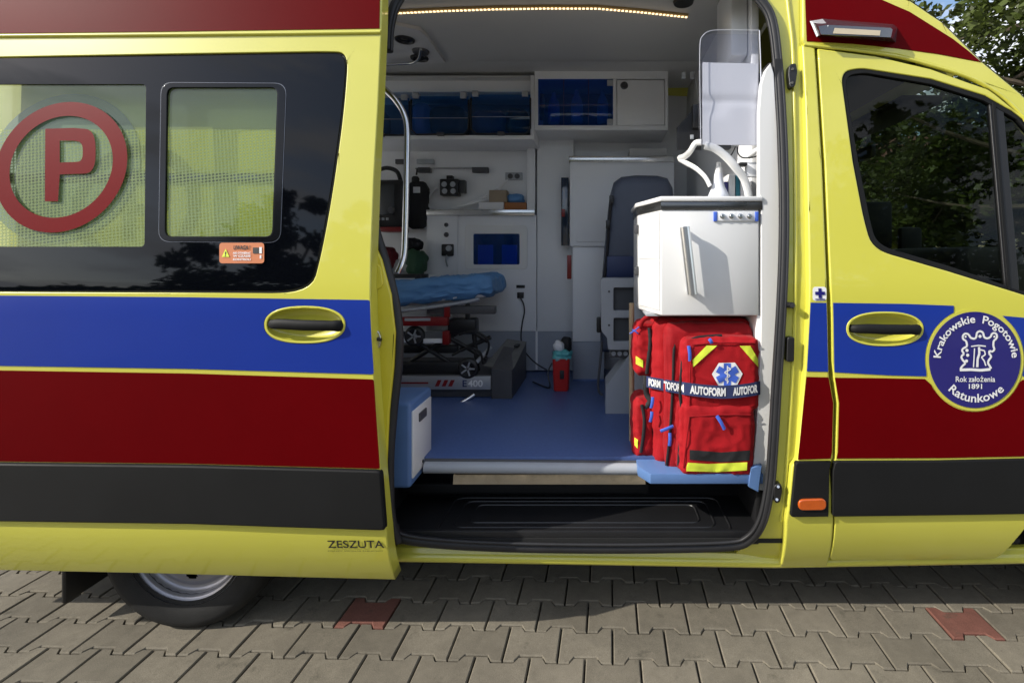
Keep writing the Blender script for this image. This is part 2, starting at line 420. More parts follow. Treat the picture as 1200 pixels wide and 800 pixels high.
# ================================================================== THE SETTING
gm = M('outer_ground', (.26, .25, .22), .9, var=.25, ns=3, bump=.3, bs=60)
ground = mk('ground', [(-400, -400, -.05), (400, -400, -.05), (400, 400, -.05), (-400, 400, -.05)], [[0, 1, 2, 3]], gm, recalc=False); ground['kind'] = 'structure'
PER, ROW, ROT = .196, .1436, R(-1.37)
rm = Matrix.Rotation(ROT, 2)
SAND = M('joint_sand', (.028, .024, .017), .95, var=.4, ns=25, bump=.5, bs=300)
def paver_mat(name, c):
    m, n, l, p = node_mat(name); p.inputs['Roughness'].default_value = .85; p.inputs['Specular IOR Level'].default_value = .25
    g = n.new('ShaderNodeNewGeometry'); oi = n.new('ShaderNodeObjectInfo')
    def nse(sc, det=5, ro=.6):
        z = n.new('ShaderNodeTexNoise'); z.inputs['Scale'].default_value = sc; z.inputs['Detail'].default_value = det; z.inputs['Roughness'].default_value = ro
        l.new(g.outputs['Position'], z.inputs['Vector']); return z.outputs['Fac']
    def rng(v, a, b, lo, hi):
        r = n.new('ShaderNodeMapRange'); r.inputs['From Min'].default_value = a; r.inputs['From Max'].default_value = b
        r.inputs['To Min'].default_value = lo; r.inputs['To Max'].default_value = hi; l.new(v, r.inputs['Value']); return r.outputs[0]
    def mul(a, b):
        q = n.new('ShaderNodeMath'); q.operation = 'MULTIPLY'; l.new(a, q.inputs[0]); l.new(b, q.inputs[1]); return q.outputs[0]
    big = rng(nse(1.9, 5), .3, .7, .72, 1.16); mid = rng(nse(22, 6, .7), .3, .7, .86, 1.12); fine = rng(nse(420, 3), .3, .7, .72, 1.25)
    ri = n.new('ShaderNodeNewGeometry')
    isl = rng(ri.outputs['Random Per Island'], 0, 1, .92, 1.08); ob = rng(oi.outputs['Random'], 0, 1, .86, 1.12)
    v = mul(mul(mul(big, mid), mul(fine, isl)), ob)
    vm = n.new('ShaderNodeVectorMath'); vm.operation = 'SCALE'; vm.inputs[0].default_value = c; l.new(v, vm.inputs['Scale'])
    mixn = n.new('ShaderNodeMix'); mixn.data_type = 'RGBA'; mixn.inputs[7].default_value = (.06, .055, .04, 1)
    sp = nse(9, 8, .75); l.new(rng(sp, .58, .72, 0, .8), mixn.inputs[0]); l.new(vm.outputs[0], mixn.inputs[6]); l.new(mixn.outputs[2], p.inputs['Base Color'])
    b = n.new('ShaderNodeBump'); b.inputs['Strength'].default_value = .35; b.inputs['Distance'].default_value = .003
    l.new(nse(320, 4), b.inputs['Height']); l.new(b.outputs[0], p.inputs['Normal'])
    return m
PAVE = paver_mat('concrete_paver', (.172, .152, .116)); PAVER = paver_mat('red_concrete_paver', (.175, .074, .055))
pav = mk('pavement', [(-7, -6, -.028), (7, -6, -.028), (7, 5, -.028), (-7, 5, -.028)], [[0, 1, 2, 3]], SAND, recalc=False); pav['kind'] = 'structure'
def paver_shape():
    hx = PER/2-.0030; w1, w2 = .0825+.0003, .0575+.0003; g = .0030
    s_ = ROW/.14; w1 = w1*s_-g; w2 = w2*s_-g; a, bq = .058*PER/.2+.0006, .041*PER/.2+.0006
    up = [(-hx, w1), (-a, w1), (-bq, w2), (bq, w2), (a, w1), (hx, w1)]
    lp = up+[(x, -y) for x, y in up[::-1]]
    c = .004
    ins = [(x*(1-c/abs(x)) if abs(x) > .09 else x, y-math.copysign(c, y)) for x, y in lp]
    v = [(x, y, 0) for x, y in ins]+[(x, y, -.004) for x, y in lp]+[(x, y, -.03) for x, y in lp]
    n = len(lp); f = [list(range(n))[::-1]]
    for k in range(2):
        for i in range(n): j = (i+1) % n; f.append([k*n+i, k*n+j, (k+1)*n+j, (k+1)*n+i])
    return v, f
pv, pf = paver_shape()
pme = bpy.data.meshes.new('paver'); pme.from_pydata(pv, [], pf)
bb = bmesh.new(); bb.from_mesh(pme); bmesh.ops.recalc_face_normals(bb, faces=bb.faces); bb.to_mesh(pme); bb.free()
pme.materials.append(PAVE); pmr = pme.copy(); pmr.materials[0] = PAVER
reds = [G(1128, 725), G(441, 713), G(384, 842)]
far = MB(); cells = []
for r_ in range(-38, 32):
    yc = -.06+ROW*(r_+.5)
    for k in range(-32, 33):
        xc = .0566+PER*(k+.5)+(PER/2 if r_ % 2 else 0)
        q = rm@Vector((xc, yc)); cells.append((q.x, q.y))
redset = set(min(range(len(cells)), key=lambda i: (cells[i][0]-x)**2+(cells[i][1]-y)**2) for x, y in reds)
for i, (x, y) in enumerate(cells):
    rr = random.Random(i)
    tz = rr.uniform(-.0018, .0012); tx, ty = rr.uniform(-.006, .006), rr.uniform(-.006, .006)
    if -.36 < y < .68 and -2.85 < x < 1.95:
        o = bpy.data.objects.new('paver', pmr if i in redset else pme); col.objects.link(o)
        o.location = (x, y, tz); o.rotation_euler = (tx, ty, ROT+rr.uniform(-.006, .006)); o.parent = pav
    else:
        m = Matrix.Translation((x, y, tz))@Matrix.Rotation(ROT, 4, 'Z')
        far.add([m@Vector(a) for a in pv], pf)
fp = far.build('paver_field', PAVE, pav, smooth=False); fp['kind'] = 'stuff'

# ================================================================== THE AMBULANCE
van = thing('ambulance', 'yellow ambulance van with blue and red stripes and its sliding side door open', 'ambulance', (-.3, WID/2, 0))
# --- rear side panel behind the slid-back door
wx, wy, wz = (222-VX)*1.9/F, .12, .345
TAIL = -2.78
ox = -.86                                             # rear edge of the door opening
arc = [(wx+.42*math.cos(R(a)), wz+.42*math.sin(R(a))) for a in range(182, -3, -8)]
arc = [p for p in arc if p[1] > .31]
outer = [(TAIL, .36), (arc[0][0], .33)]+arc+[(arc[-1][0], .30), (ox, .30), (ox, .9), (ox-.01, 1.5), (ox, 2.3), (ox+.02, 2.57), (TAIL, 2.57), (TAIL, 1.6), (TAIL, 1.0)]
side = panel('rear_side_panel', outer, [], YEL, van, off=0, thick=.03, r=.004, px=False)
panel('side_rail', [(TAIL+.1, 1.71), (ox-.03, 1.71), (ox-.03, 1.742), (TAIL+.1, 1.742)], [], BLKP, side, off=-.012, thick=.02, r=.003, px=False)
for k in range(7):
    x0 = -2.05+k*.17
    panel('rail_marker', [(x0, 1.718), (x0+.07+.03*(k % 3), 1.718), (x0+.07+.03*(k % 3), 1.734), (x0, 1.734)], [], BADGE, side, off=-.0145, thick=.002, r=0, px=False, levels=False)
bc = S(70, 190, 0)
decal('round_badge', disc2(bc[0]+.02, bc[1]-.02, .29), M('pale_badge', (.16, .23, .24), .4, var=.1), side, -.003)
decal('badge_centre', disc2(bc[0]+.02, bc[1]-.02, .20), M('pale_badge_centre', (.34, .44, .42), .4, var=.1), side, -.0045)
t2 = text2d('POGOTOWIE RATUNKOWE', w=.62, h=.042, bold=.02)
decal('badge_lettering', bend(t2, bc[0]+.02, bc[1]-.02, .232), M('grey_lettering', (.5, .52, .5), .5), side, -.0048)
decal('blue_stripe', ([(TAIL+.02, 1.0), (ox-.02, 1.0), (ox-.02, 1.24), (TAIL+.02, 1.24)], [[0, 1, 2, 3]]), BLUEF, side, -.003)
decal('red_stripe', ([(TAIL+.02, .69), (ox-.02, .69), (ox-.02, .97), (TAIL+.02, .97)], [[0, 1, 2, 3]]), REDF, side, -.003)
# --- sliding door
DO = -.10
dl = -46
right = [(449, -60), (447, 30), (443, 120), (438, 210), (435, 290), (434, 345), (436, 400), (440, 470), (446, 550), (453, 622), (463, 679)]
bottom = [(300, 675), (150, 671), (0, 668), (dl, 667)]
wing = [(-58, 68), (200, 63.5), (385, 60.5, 26), (408, 62, 22), (403, 130, 40), (390, 225, 60), (376, 300, 30), (364, 344, 45), (200, 343), (0, 342), (-58, 341.5)]
wing = [(x, y, (r[0] if r else 0)) for x, y, *r in wing]; wing = [(dl+22, 67.6, 14)]+wing[1:-1]+[(dl+22, 341.6, 14)]
hcx, hcy = 357, 380.5
hand = sell(hcx, hcy, 44.5, 19.5, e=.86)
door = panel('sliding_door', right+bottom+[(dl-3, 345), (dl+12, -60)], [rounded(wing, 0), hand], YEL, van, off=DO, thick=.055, r=.004)
def inner_shift(lp, d):                                # shrink a pixel loop about its centre by d pixels
    cx = sum(p[0] for p in lp)/len(lp); cy = sum(p[1] for p in lp)/len(lp); o = []
    for x, y in lp:
        v = Vector((x-cx, y-cy)); o.append((x-d*v.x/v.length, y-d*v.y/v.length))
    return o
p1 = rounded([(-14, 99), (171, 99), (169, 289), (-14, 289)], 5); p2 = rounded([(196, 103), (325, 103), (318.5, 277), (193.5, 277)], 8)
wl = rounded(wing, 0)
panel('window_seal', wl, [inner_shift(wl, 3.2)], RUB, door, off=DO+.010, thick=.012, r=.003)
panel('window_border', inner_shift(wl, 2.8), [p1, p2], BLKG, door, off=DO+.006, thick=.006, r=.001)
pt = rounded([(-12, 98), (172, 98), (171, 152), (-12, 152)], 0); pb = rounded([(-12, 152), (171, 152), (170, 290), (-12, 290)], 0)
panel('clear_pane', pt, [], PANEC, door, off=DO+.011, thick=0)
panel('dotted_pane', pb, [], PANEG, door, off=DO+.011, thick=0)
q = [(194, 101), (327, 101), (325, 152), (193, 152)]
panel('clear_pane', q, [], PANEC, door, off=DO+.011, thick=0)
panel('dotted_pane', [(193, 152), (325, 152), (320, 279), (192, 279)], [], PANEG, door, off=DO+.011, thick=0)
fr_o = rounded([(189, 97), (335, 98), (328, 284), (186, 283)], 14); fr_i = rounded([(195.5, 102.5), (326, 102.5), (319.5, 277.5), (193, 277.5)], 9)
panel('vent_window_frame', fr_o, [fr_i], M('gloss_black_frame', (.004, .004, .005), .12, spec=.3), door, off=DO+.0035, thick=.008, r=.0012)
panel('vent_window_trim', rounded([(188.4, 96.4), (335.8, 97.4), (328.7, 284.6), (185.4, 283.6)], 14), [fr_o], M('grey_trim_line', (.10, .11, .14), .25, coat=1), door, off=DO+.0045, thick=.003, r=.0004)
# no-smoking-style round P sticker on the glass
pc = S(70.5, 194.5, DO); ppm = F/(prof(pc[1])+DO-CAMY)
decal('red_ring_sticker', ring2(pc[0], pc[1], 60/ppm, 77/ppm, e=1.02), REDST, door, DO+.0035)
Pl = [(53, 151, 0), (86, 150, 0), (112, 152, 22), (112, 203, 22), (86, 204, 0), (70, 204.5, 0), (68, 236, 0), (52.5, 236, 0)]
panel('red_letter_p', rounded(Pl, 0), [rounded([(70, 165), (86, 165), (97, 167, 10), (97, 189, 10), (86, 190), (70, 190.5)], 0)], REDST, door, off=DO+.004, thick=0, r=0)
# warning sticker
panel('warning_sticker', rounded([(257, 284.5), (309.5, 284.5), (309.5, 308.5), (257, 308.5)], 4), [], ORNG, door, off=DO+.003, thick=.001, r=0)
x0, z0 = S(283, 290, DO); decal('warning_title', shift(text2d('UWAGA !', w=19/ppm, h=5/ppm, bold=.03), x0, z0), BPRT, door, DO+.0015)
for yy, tx_ in ((296.5, 'NIE OTWIERAC'), (300, 'W CZASIE'), (304, 'KONTROLI')):
    x0, z0 = S(283, yy, DO); decal('warning_line', shift(text2d(tx_, w=20/ppm, h=2.4/ppm, bold=.03), x0, z0), WPRT, door, DO+.0015)
tri = [S(264, 291.5, DO), S(268.5, 301, DO), S(259.5, 301, DO)]
decal('warning_triangle', poly2(tri), LIME, door, DO+.0014)
x0, z0 = S(264, 297.5, DO); decal('exclamation_mark', shift(text2d('!', h=5.5/ppm, bold=.03), x0, z0), BPRT, door, DO+.0008)
for a, mt in (((296, 290, 303, 297), BPRT), ((303.5, 289.5, 306.5, 297), WPRT), ((304, 299, 306, 303), WPRT)):
    decal('warning_symbol', poly2([S(a[0], a[1], DO), S(a[2], a[1], DO), S(a[2], a[3], DO), S(a[0], a[3], DO)]), mt, door, DO+.0014)
# stripes and mouldings on the door
def foil(name, pts, holes, mat, parent, off): return panel(name, pts, holes, mat, parent, off=off-.0022, thick=.0016, r=0)
foil('red_roof_stripe', rounded([(dl+12, -60), (446, -60), (444.5, 33.5), (200, 37), (dl+11, 39.5)], 0), [], REDF, door, DO)
foil('blue_stripe', rounded([(dl-1, 345.5), (0, 346.3), (220, 348.3), (433, 351.5, 3), (435, 395, 0), (438, 438.5, 3), (220, 432), (0, 428.5), (dl-1, 428)], 0), [sell(hcx, hcy, 48, 22.3, e=.86)], BLUEF, door, DO)
foil('red_stripe', rounded([(dl-1, 433.5), (0, 434), (220, 437.5), (438, 444.5, 3), (441, 490, 0), (445, 549, 2), (220, 543), (0, 540.5), (dl-1, 540)], 0), [], REDF, door, DO)
panel('side_moulding', rounded([(dl-2, 543), (0, 543.5), (220, 546), (442, 552, 3), (446, 554, 4), (451, 621, 5), (446, 622, 3), (220, 614.5), (0, 611.5), (dl-2, 611)], 0), [], GREYP, door, off=DO-.016, thick=.022, r=.007)
tube('roof_gutter', [Vector((*S(x, y, DO-.004)[:1], prof(S(x, y, DO)[1])+DO-.002, S(x, y, DO)[1])) for x, y in ((dl+9, 43), (100, 42), (220, 41), (330, 40), (446, 38.5))], .007, YEL, door, n=8, sub=2)
# handle: dish, raised lip, bar
def handle(parent, cx, cy, rx, ry, off, bar0, bar1, byl, byr):
    v = []; f = []; rings = [(1.0, 0), (.97, .012), (.90, .026), (.72, .038), (.4, .043), (.02, .044)]
    n = 44
    for (s_, d) in rings:
        for (x, y) in sell(cx, cy, rx*s_, ry*s_, e=.86):
            X, Z = S(x, y, off); v.append((X, prof(Z)+off+d, Z))
    for k in range(len(rings)-1):
        for i in range(n): j = (i+1) % n; f.append([k*n+i, k*n+j, (k+1)*n+j, (k+1)*n+i])
    mk('handle_recess', v, f, YEL, parent, sharp=60)
    panel('handle_lip', sell(cx, cy, rx*1.055, ry*1.10, e=.86), [sell(cx, cy, rx*.985, ry*.97, e=.86)], YEL, parent, off=off-.005, thick=.012, r=.0025)
    pts = []
    for x, y, d in ((bar0-1, byl, .012), (bar0+5, byl, -.006), (bar0+18, byl-.5, -.014), ((bar0+bar1)/2, (byl+byr)/2-.3, -.017), (bar1-16, byr-.5, -.012), (bar1-5, byr, -.004), (bar1, byr+.4, .014)):
        X, Z = S(x, y, off); pts.append(Vector((X, prof(Z)+off+d, Z)))
    pp = smoothpath(pts, 5); rr = []
    for i in range(len(pp)):
        t = i/(len(pp)-1); rr.append(.0185*(.75+.25*math.sin(math.pi*t))*(1 if t < .7 else 1+.22*math.sin((t-.7)/.3*math.pi)))
    vv, ff = tubed(pp, rr, 12, squash=.62); mk('handle_bar', vv, ff, GREYP, parent, sharp=60)
handle(door, hcx, hcy, 45, 20, DO, 316, 403, 379.5, 381.5)
X, Z = S(417, 637, DO); decal('maker_lettering', shift(text2d('ZESZUTA', w=64/ppm, h=10/ppm, bold=.01), X, Z), BPRT, door, DO-.002)
X, Z = S(417, 645, DO); decal('maker_small_print', shift(text2d('POJAZDY SPECJALNE ZABUDOWY', w=63/ppm, h=1.9/ppm), X, Z), BPRT, door, DO-.002)
# the door's shut face with its latch, and the black weather strip behind it
fl = [(424, 255), (437, 283), (447, 304), (458, 345), (463, 390), (461, 430), (456, 480), (453, 540), (455, 600), (462, 640), (450, 655), (440, 600), (430, 450), (424, 345)]
flange = panel('door_edge_flange', fl, [], YELI, door, off=-.045, thick=.03, r=.006)
panel('flange_dimple', rounded([(437, 306), (446, 312), (449, 336), (438, 341)], 6), [], YELI, door, off=-.051, thick=.008, r=.003)
panel('latch', rounded([(437.5, 388), (443, 387), (446.5, 396), (445, 408), (438, 409)], 3), [], STEEL, door, off=-.056, thick=.014, r=.003)
tube('latch_pin', [P(440, 397, -.06), P(447, 398, -.06)], .006, BLKP, door, n=8, sub=1)
wsp = [(436, 250), (442, 276), (452, 308), (462, 348), (467.5, 390), (466.5, 430), (461, 480), (457, 530), (456.5, 575), (459, 610), (466, 634)]
tube('weather_strip', [Vector((*S(x, y, -.02)[:1], prof(S(x, y, -.02)[1])-.02, S(x, y, -.02)[1])) for x, y in wsp], .0165, RUB, door, n=10, sub=4)
# --- opening: seal, recessed pillar flange, outer pillar, sill
sp_ = [(455, 60), (457, 30), (466, 2), (490, -22), (560, -36), (700, -42), (820, -38), (868, -22), (890, 0), (904, 24), (911, 75), (916, 150), (918.5, 230), (918, 300), (915, 370), (910, 450), (904.5, 540), (900, 580), (892, 612), (878, 631), (855, 638.5), (780, 641), (700, 641.5), (600, 640), (520, 636), (470, 629), (461, 615)]
def sk(x, y, off): X, Z = S(x, y, off); return Vector((X, prof(Z)+off, Z))
seal = tube('door_opening_seal', [sk(x, y, .022) for x, y in sp_], .019, RUB, van, n=12, sub=5)
def offs(pts, d):
    o = []
    for i, (x, y) in enumerate(pts):
        a = Vector(pts[max(0, i-1)]); b = Vector(pts[min(len(pts)-1, i+1)]); t = (b-a).normalized(); o.append((x-t.y*d, y+t.x*d))
    return o
tube('seal_lip', [sk(x, y, .010) for x, y in offs(sp_, -4.5)], .007, M('rubber_lip', (.03, .03, .033), .4, var=.1), seal, n=8, sub=5)
tube('seal_lip', [sk(x, y, .012) for x, y in offs(sp_, 3.5)], .006, RUB, seal, n=8, sub=5)
fg = [(880, -70), (893, 0), (907, 26), (914, 75), (918, 150), (920.5, 230), (920, 300), (917, 370), (912, 450), (907, 540), (902, 580), (895, 614), (880, 636), (862, 648), (925, 658), (935, 560), (945, 450), (955, 355), (952, 200), (947, 60), (944, -70)]
bp = panel('pillar_flange', fg, [], YEL, van, off=.028, thick=.02, r=.003)
tube('flange_ridge', [sk(x, y, .026) for x, y in ((918, -40), (925, 20), (929, 60), (931, 150), (932, 250), (932, 340), (928, 450), (922, 540), (915, 610))], .007, YEL, bp, n=8, sub=4)
pil = [(940, 52), (944, 120), (947, 250), (948, 350), (943, 440), (935, 538), (928, 546), (921, 610), (914.5, 664), (969.5, 663), (973, 548), (976.5, 537), (978, 472), (972, 440), (970, 350), (964, 191), (955.5, 56)]
pillar = panel('door_pillar_panel', pil, [], YEL, van, off=0, thick=.03, r=.008)
foil('blue_stripe', [(950, 354.5), (968.5, 354.8), (970.5, 432, ), (970.5, 435.5), (945.8, 435)], [], BLUEF, pillar, 0)
foil('red_stripe', [(945, 441.5), (971, 442), (976.5, 472), (975, 530), (973.5, 537), (935.2, 538.3)], [], REDF, pillar, 0)
panel('side_moulding', rounded([(933, 541.5, 4), (974.5, 541), (972.5, 550), (971, 605.5), (926.5, 606, 4)], 0), [], GREYP, pillar, off=-.014, thick=.02, r=.004)
panel('marker_lamp', rounded([(936, 585.5), (969, 584.5), (969, 598), (936, 598.5)], 7), [], AMBER, pillar, off=-.022, thick=.01, r=.005)
panel('cross_sticker', rounded([(952.5, 336), (968.5, 336), (968.5, 352.5), (952.5, 352.5)], 4), [], WPRT, pillar, off=-.002, thick=.001, r=0)
X, Z = S(960.5, 343.5, 0)
decal('sticker_cross', join2(*[poly2([(X-a, Z-b), (X+a, Z-b), (X+a, Z+b), (X-a, Z+b)]) for a, b in ((.018, .006), (.006, .018))]), BADGE, pillar, -.004)
decal('sticker_bar', poly2([(X-.018, Z-.024), (X+.018, Z-.024), (X+.018, Z-.02), (X-.018, Z-.02)]), BADGE, pillar, -.004)
# catches on the flange
def catch(name, cx, cy, s_):
    o = panel(name, rounded([(cx-4, cy-9*s_), (cx+4, cy-11*s_), (cx+6, cy-3*s_), (cx+3, cy+12*s_), (cx-3, cy+13*s_), (cx-5, cy)], 4), [], BLKP, bp, off=.0, thick=.03, r=.004); return o
catch('door_catch', 929, 87, 1.25); catch('door_catch', 911.5, 577, 1.0)
tube('bump_stop', [sk(921, 357, .03), sk(928.5, 357.5, -.01)], .011, BLKP, bp, n=10, sub=1)
tube('striker_bolt', [sk(928.5, 357.5, .03), sk(928.5, 357.5, -.02)], .009, BLKP, bp, n=10, sub=1)
panel('rubber_buffer', rounded([(923, 395), (931.5, 395), (931, 424), (922, 424)], 3), [], BLKP, bp, off=.002, thick=.03, r=.004)
for cx, cy in ((929, 81), (928.5, 97), (912, 570), (910.5, 585)): tube('catch_screw', [sk(cx, cy, .0), sk(cx, cy, -.006)], .005, STEEL, bp, n=8, sub=1)
# sill
v = []; f = []
cs = [(.000, 0), (-.004, .010), (-.003, .022), (.004, .028), (.010, .034), (.010, .046), (.016, .052), (.03, .056)]
def sillz(px):
    return S(px, 658+(px-465)*.0165 if px < 913 else 665.3-(px-913)*.018, 0)[1]
xs_ = [440+(1290-440)*i/40 for i in range(41)]
for x in xs_:
    zb = sillz(x); X = S(x, 660, 0)[0]
    v += [(X, .12, zb-.004), (X, prof(zb)+.012, zb-.004)]+[(X, prof(zb)+dy, zb+dz) for dy, dz in cs]+[(X, .10, zb+.056)]
n_ = len(cs)+3
for i in range(40):
    for k in range(n_-1): f.append([i*n_+k, (i+1)*n_+k, (i+1)*n_+k+1, i*n_+k+1])
mk('sill', v, f, YEL, van, sharp=50)
# --- front door
gate = [(958.5, 57), (967, 191), (973, 331), (975, 423), (981, 472), (979, 537), (975.5, 546), (973, 657, 6)]
fdo = rounded([(x, y, (r[0] if r else 0)) for x, y, *r in gate]+[(1168, 655, 8), (1185, 640, 10), (1215, 600, 0), (1300, 600, 0), (1300, 300, 0), (1260, 205, 0), (1200, 141, 0), (1155, 104, 0), (1091, 81, 0), (1027, 66, 0)], 0)
fwin = rounded([(985.5, 84, 16), (1010, 80, 8), (1091, 92.5, 0), (1155, 112, 0), (1197, 136, 0), (1240, 186, 0), (1262, 230, 8), (1262, 358, 8), (1200, 345.5, 0), (1112, 318, 0), (1023, 292, 22), (1013, 258, 20), (1000, 190, 0)], 0)
fcx, fcy = 1037.5, 385.5
fhole = sell(fcx, fcy, 42.5, 18, e=.86)
fdoor = panel('front_door', fdo, [fwin, fhole], YEL, van, off=0, thick=.05, r=.005)
seal_in = inner_shift(fwin, 6.5)
panel('window_seal', fwin, [seal_in], GREYP, fdoor, off=.004, thick=.02, r=.003)
panel('window_glass', inner_shift(fwin, 5), [], WINF, fdoor, off=.014, thick=0)
panel('window_divider', [(1159, 115), (1176, 122), (1195, 345), (1178, 339)], [], BLKP, fdoor, off=.006, thick=.02, r=.003)
panel('window_channel', [(1163, 120), (1167, 121), (1185, 340), (1181, 339)], [], GREYP, fdoor, off=.002, thick=.01, r=.001)
handle(fdoor, fcx, fcy, 43, 18.5, 0, 998, 1079, 385, 386)
bX, bZ = S(1142.5, 421.5, 0)
bs_ = F/-CAMY
def bcirc(rp): return [(1142.5+rp*math.cos(2*math.pi*k/64), 421.5+rp*1.05*math.sin(2*math.pi*k/64)) for k in range(64)]
# stripes stop short of the round badge
def clip_badge(pts):
    return pts
bl_arc = [(1142.5+58.5*math.cos(R(a)), 421.5+61*math.sin(R(a))) for a in range(245, 162, -6)]
bl_arc2 = [p for p in bl_arc if p[1] > 358.5 and p[1] < 440.5]
foil('blue_stripe', [(976.5, 354.8), (1060, 356), (bl_arc2[0][0], 358.2)]+bl_arc2+[(bl_arc2[-1][0], 440.8), (1040, 439.5), (978, 436)], [sell(fcx, fcy, 45.3, 20.3, e=.86)], BLUEF, fdoor, 0)
br_arc = [(1142.5+58.5*math.cos(R(a)), 421.5+61*math.sin(R(a))) for a in range(-56, 22, 6)]
foil('blue_stripe', [(1300, 441)]+[(1300, 381)]+[(br_arc[0][0], 370)]+[p for p in br_arc if 371 < p[1] < 440]+[(1199, 441)], [], BLUEF, fdoor, 0)
lo_arc = [(1142.5+58.5*math.cos(R(a)), 421.5+61*math.sin(R(a))) for a in range(20, 162, 6)]
foil('red_stripe', [(1300, 446), (lo_arc[0][0]+1, 445)]+[p for p in lo_arc if p[1] > 445]+[(1084, 444), (1030, 443), (978.5, 442.5), (983.5, 472), (982, 530), (980.5, 537), (1100, 536.5), (1200, 534.5), (1300, 531)], [], REDF, fdoor, 0)
panel('side_moulding', rounded([(979, 541, 4), (1100, 540.5), (1300, 536), (1300, 601), (1200, 602.5), (1100, 604), (975.8, 605.5, 4), (976.5, 552)], 0), [], GREYP, fdoor, off=-.014, thick=.02, r=.004)
foil('badge_rim', bcirc(57), [], YEL, fdoor, -.0004)
foil('badge_field', bcirc(53.6), [], BADGE, fdoor, -.0025)
U = 1/bs_
EZ = 1.05
def bfix(d): return [(x, bZ+(z-bZ)*EZ) for x, z in d[0]], d[1]
kw = text2d('Krakowskie  Pogotowie', w=41.5*U*math.pi*1.03, h=11.5*U, bold=.018); gap = .1*U
for sgn in (-1, 1):
    fs = [q for q in kw[1] if sgn*kw[0][q[0]][0] > gap]; ids = sorted({i for q in fs for i in q}); mpi = {i: k for k, i in enumerate(ids)}
    decal('badge_lettering', bfix(bend(([kw[0][i] for i in ids], [[mpi[i] for i in q] for q in fs]), bX, bZ, 44.5*U)), WPRT, fdoor, -.0065)
decal('badge_lettering', bfix(bend(text2d('Ratunkowe', w=66*U, h=9.6*U, bold=.018), bX, bZ, 42.2*U, False)), WPRT, fdoor, -.0065)
decal('badge_lettering', shift(text2d('Rok założenia', w=46*U, h=7*U, bold=.012), bX-1*U, bZ-21.8*U), WPRT, fdoor, -.0065)
decal('badge_lettering', shift(text2d('1891', w=15.5*U, h=6*U, bold=.02), bX-1*U, bZ-30.5*U), WPRT, fdoor, -.0065)
def cz(x, y): return S(1070+x/5, 340+y/5, 0)
crest = []
outl = [(270, 458), (282, 440), (298, 425), (282, 405), (275, 385), (290, 370), (278, 350), (292, 335), (308, 325), (302, 295), (286, 285), (284, 265), (298, 252), (318, 258), (328, 275), (350, 282), (362, 272), (366, 248), (384, 238), (402, 248), (408, 272), (425, 280), (445, 272), (455, 252), (475, 250), (484, 268), (476, 285), (464, 295), (462, 325), (468, 345), (452, 358), (440, 352), (438, 370), (450, 385), (440, 400), (430, 420), (440, 440), (450, 456)]
sm = smoothpath([Vector((a, b, 0)) for a, b in outl], 3)
crest += stroke2([cz(p.x, p.y) for p in sm], .0075)
crest += stroke2([cz(266, 464), cz(330, 462), cz(390, 466), cz(445, 460)], .010)
crest += stroke2([cz(332, 327), cz(375, 321), cz(418, 326)], .0045)
crest += stroke2([cz(352, 338), cz(350, 380), cz(346, 448)], .0045)+stroke2([cz(378, 330), cz(380, 370), cz(370, 400), cz(368, 448)], .0085)
crest += stroke2([cz(380, 345), cz(410, 352), cz(415, 375), cz(392, 390), cz(408, 410), cz(418, 440)], .005)
crest += [disc2(*cz(384, 268), .006, 12), disc2(*cz(300, 270), .004, 10), disc2(*cz(468, 270), .004, 10)]
for a, b in ((308, 350), (312, 378), (305, 412)): crest += [disc2(*cz(a, b), .006, 12)]
cj = join2(*crest)
mk('badge_crest', [(x, prof(z)-.0065-.00002*(i % 9), z) for i, (x, z) in enumerate(cj[0])], cj[1], WPRT, fdoor, recalc=False, smooth=False)
# --- roof side with red stripe, gutter and side lamp
rs = [(940, -70), (940.5, 52), (1000, 57.5), (1053, 65), (1091, 76), (1130, 88), (1155, 99), (1180, 117), (1205, 143), (1255, 196), (1270, 190), (1230, 143), (1197, 110), (1151, 72), (1104, 25.5), (1066, 0), (1030, -24), (985, -55), (960, -70)]
roofside = panel('roof_side', rs, [], YEL, van, off=.004, thick=.02, r=.008)
foil('red_roof_stripe', [(941.5, -60), (945.5, 48.5), (1000, 51.5), (1053, 57), (1100, 63.5), (1150, 73), (1135, 60), (1117, 46), (1090, 29), (1066, 14), (1045, 5), (1020, -6), (985, -30), (960, -60)], [], REDF, roofside, .004)
tube('roof_gutter', [sk(x, y, .002) for x, y in ((942, 53), (1000, 59), (1053, 67), (1091, 77), (1130, 89), (1155, 100.5), (1180, 118), (1204, 143))], .007, YEL, roofside, n=8, sub=4)
panel('opening_top_rail', [(ox-.01, 2.515), (.80, 2.515), (.80, 2.60), (ox-.01, 2.60)], [], YEL, van, px=False, off=.012, thick=.02, r=.005)
# side lamp: bevelled housing with a milky lens
lo, li = [(950, 24), (965, 21.5), (1046, 28), (1051, 31), (1051, 48), (1046, 50), (960, 44)], [(972, 30), (1041, 34.5), (1041, 43), (962, 38)]
def lampmesh(o_, i_, d0, d1):
    v = [sk(x, y, d0) for x, y in o_]+[sk(x, y, d1) for x, y in i_]; return v
vo = [sk(x, y, .004) for x, y in ((950, 24.5), (964, 22), (1047, 28.5), (1052, 33), (1050, 50), (957, 43.5))]
vi = [sk(x, y, -.050) for x, y in ((959, 31), (970, 29.5), (1044, 33), (1046, 35), (1044, 44), (962, 40.5))]
ff = [[i, (i+1) % 6, 6+(i+1) % 6, 6+i] for i in range(6)]+[[6, 7, 8, 9, 10, 11]]
lamp = mk('side_lamp', vo+vi, ff, M('smoked_lamp_housing', (.10, .11, .13), .12, metal=.6, coat=1, var=.1), roofside, smooth=False)
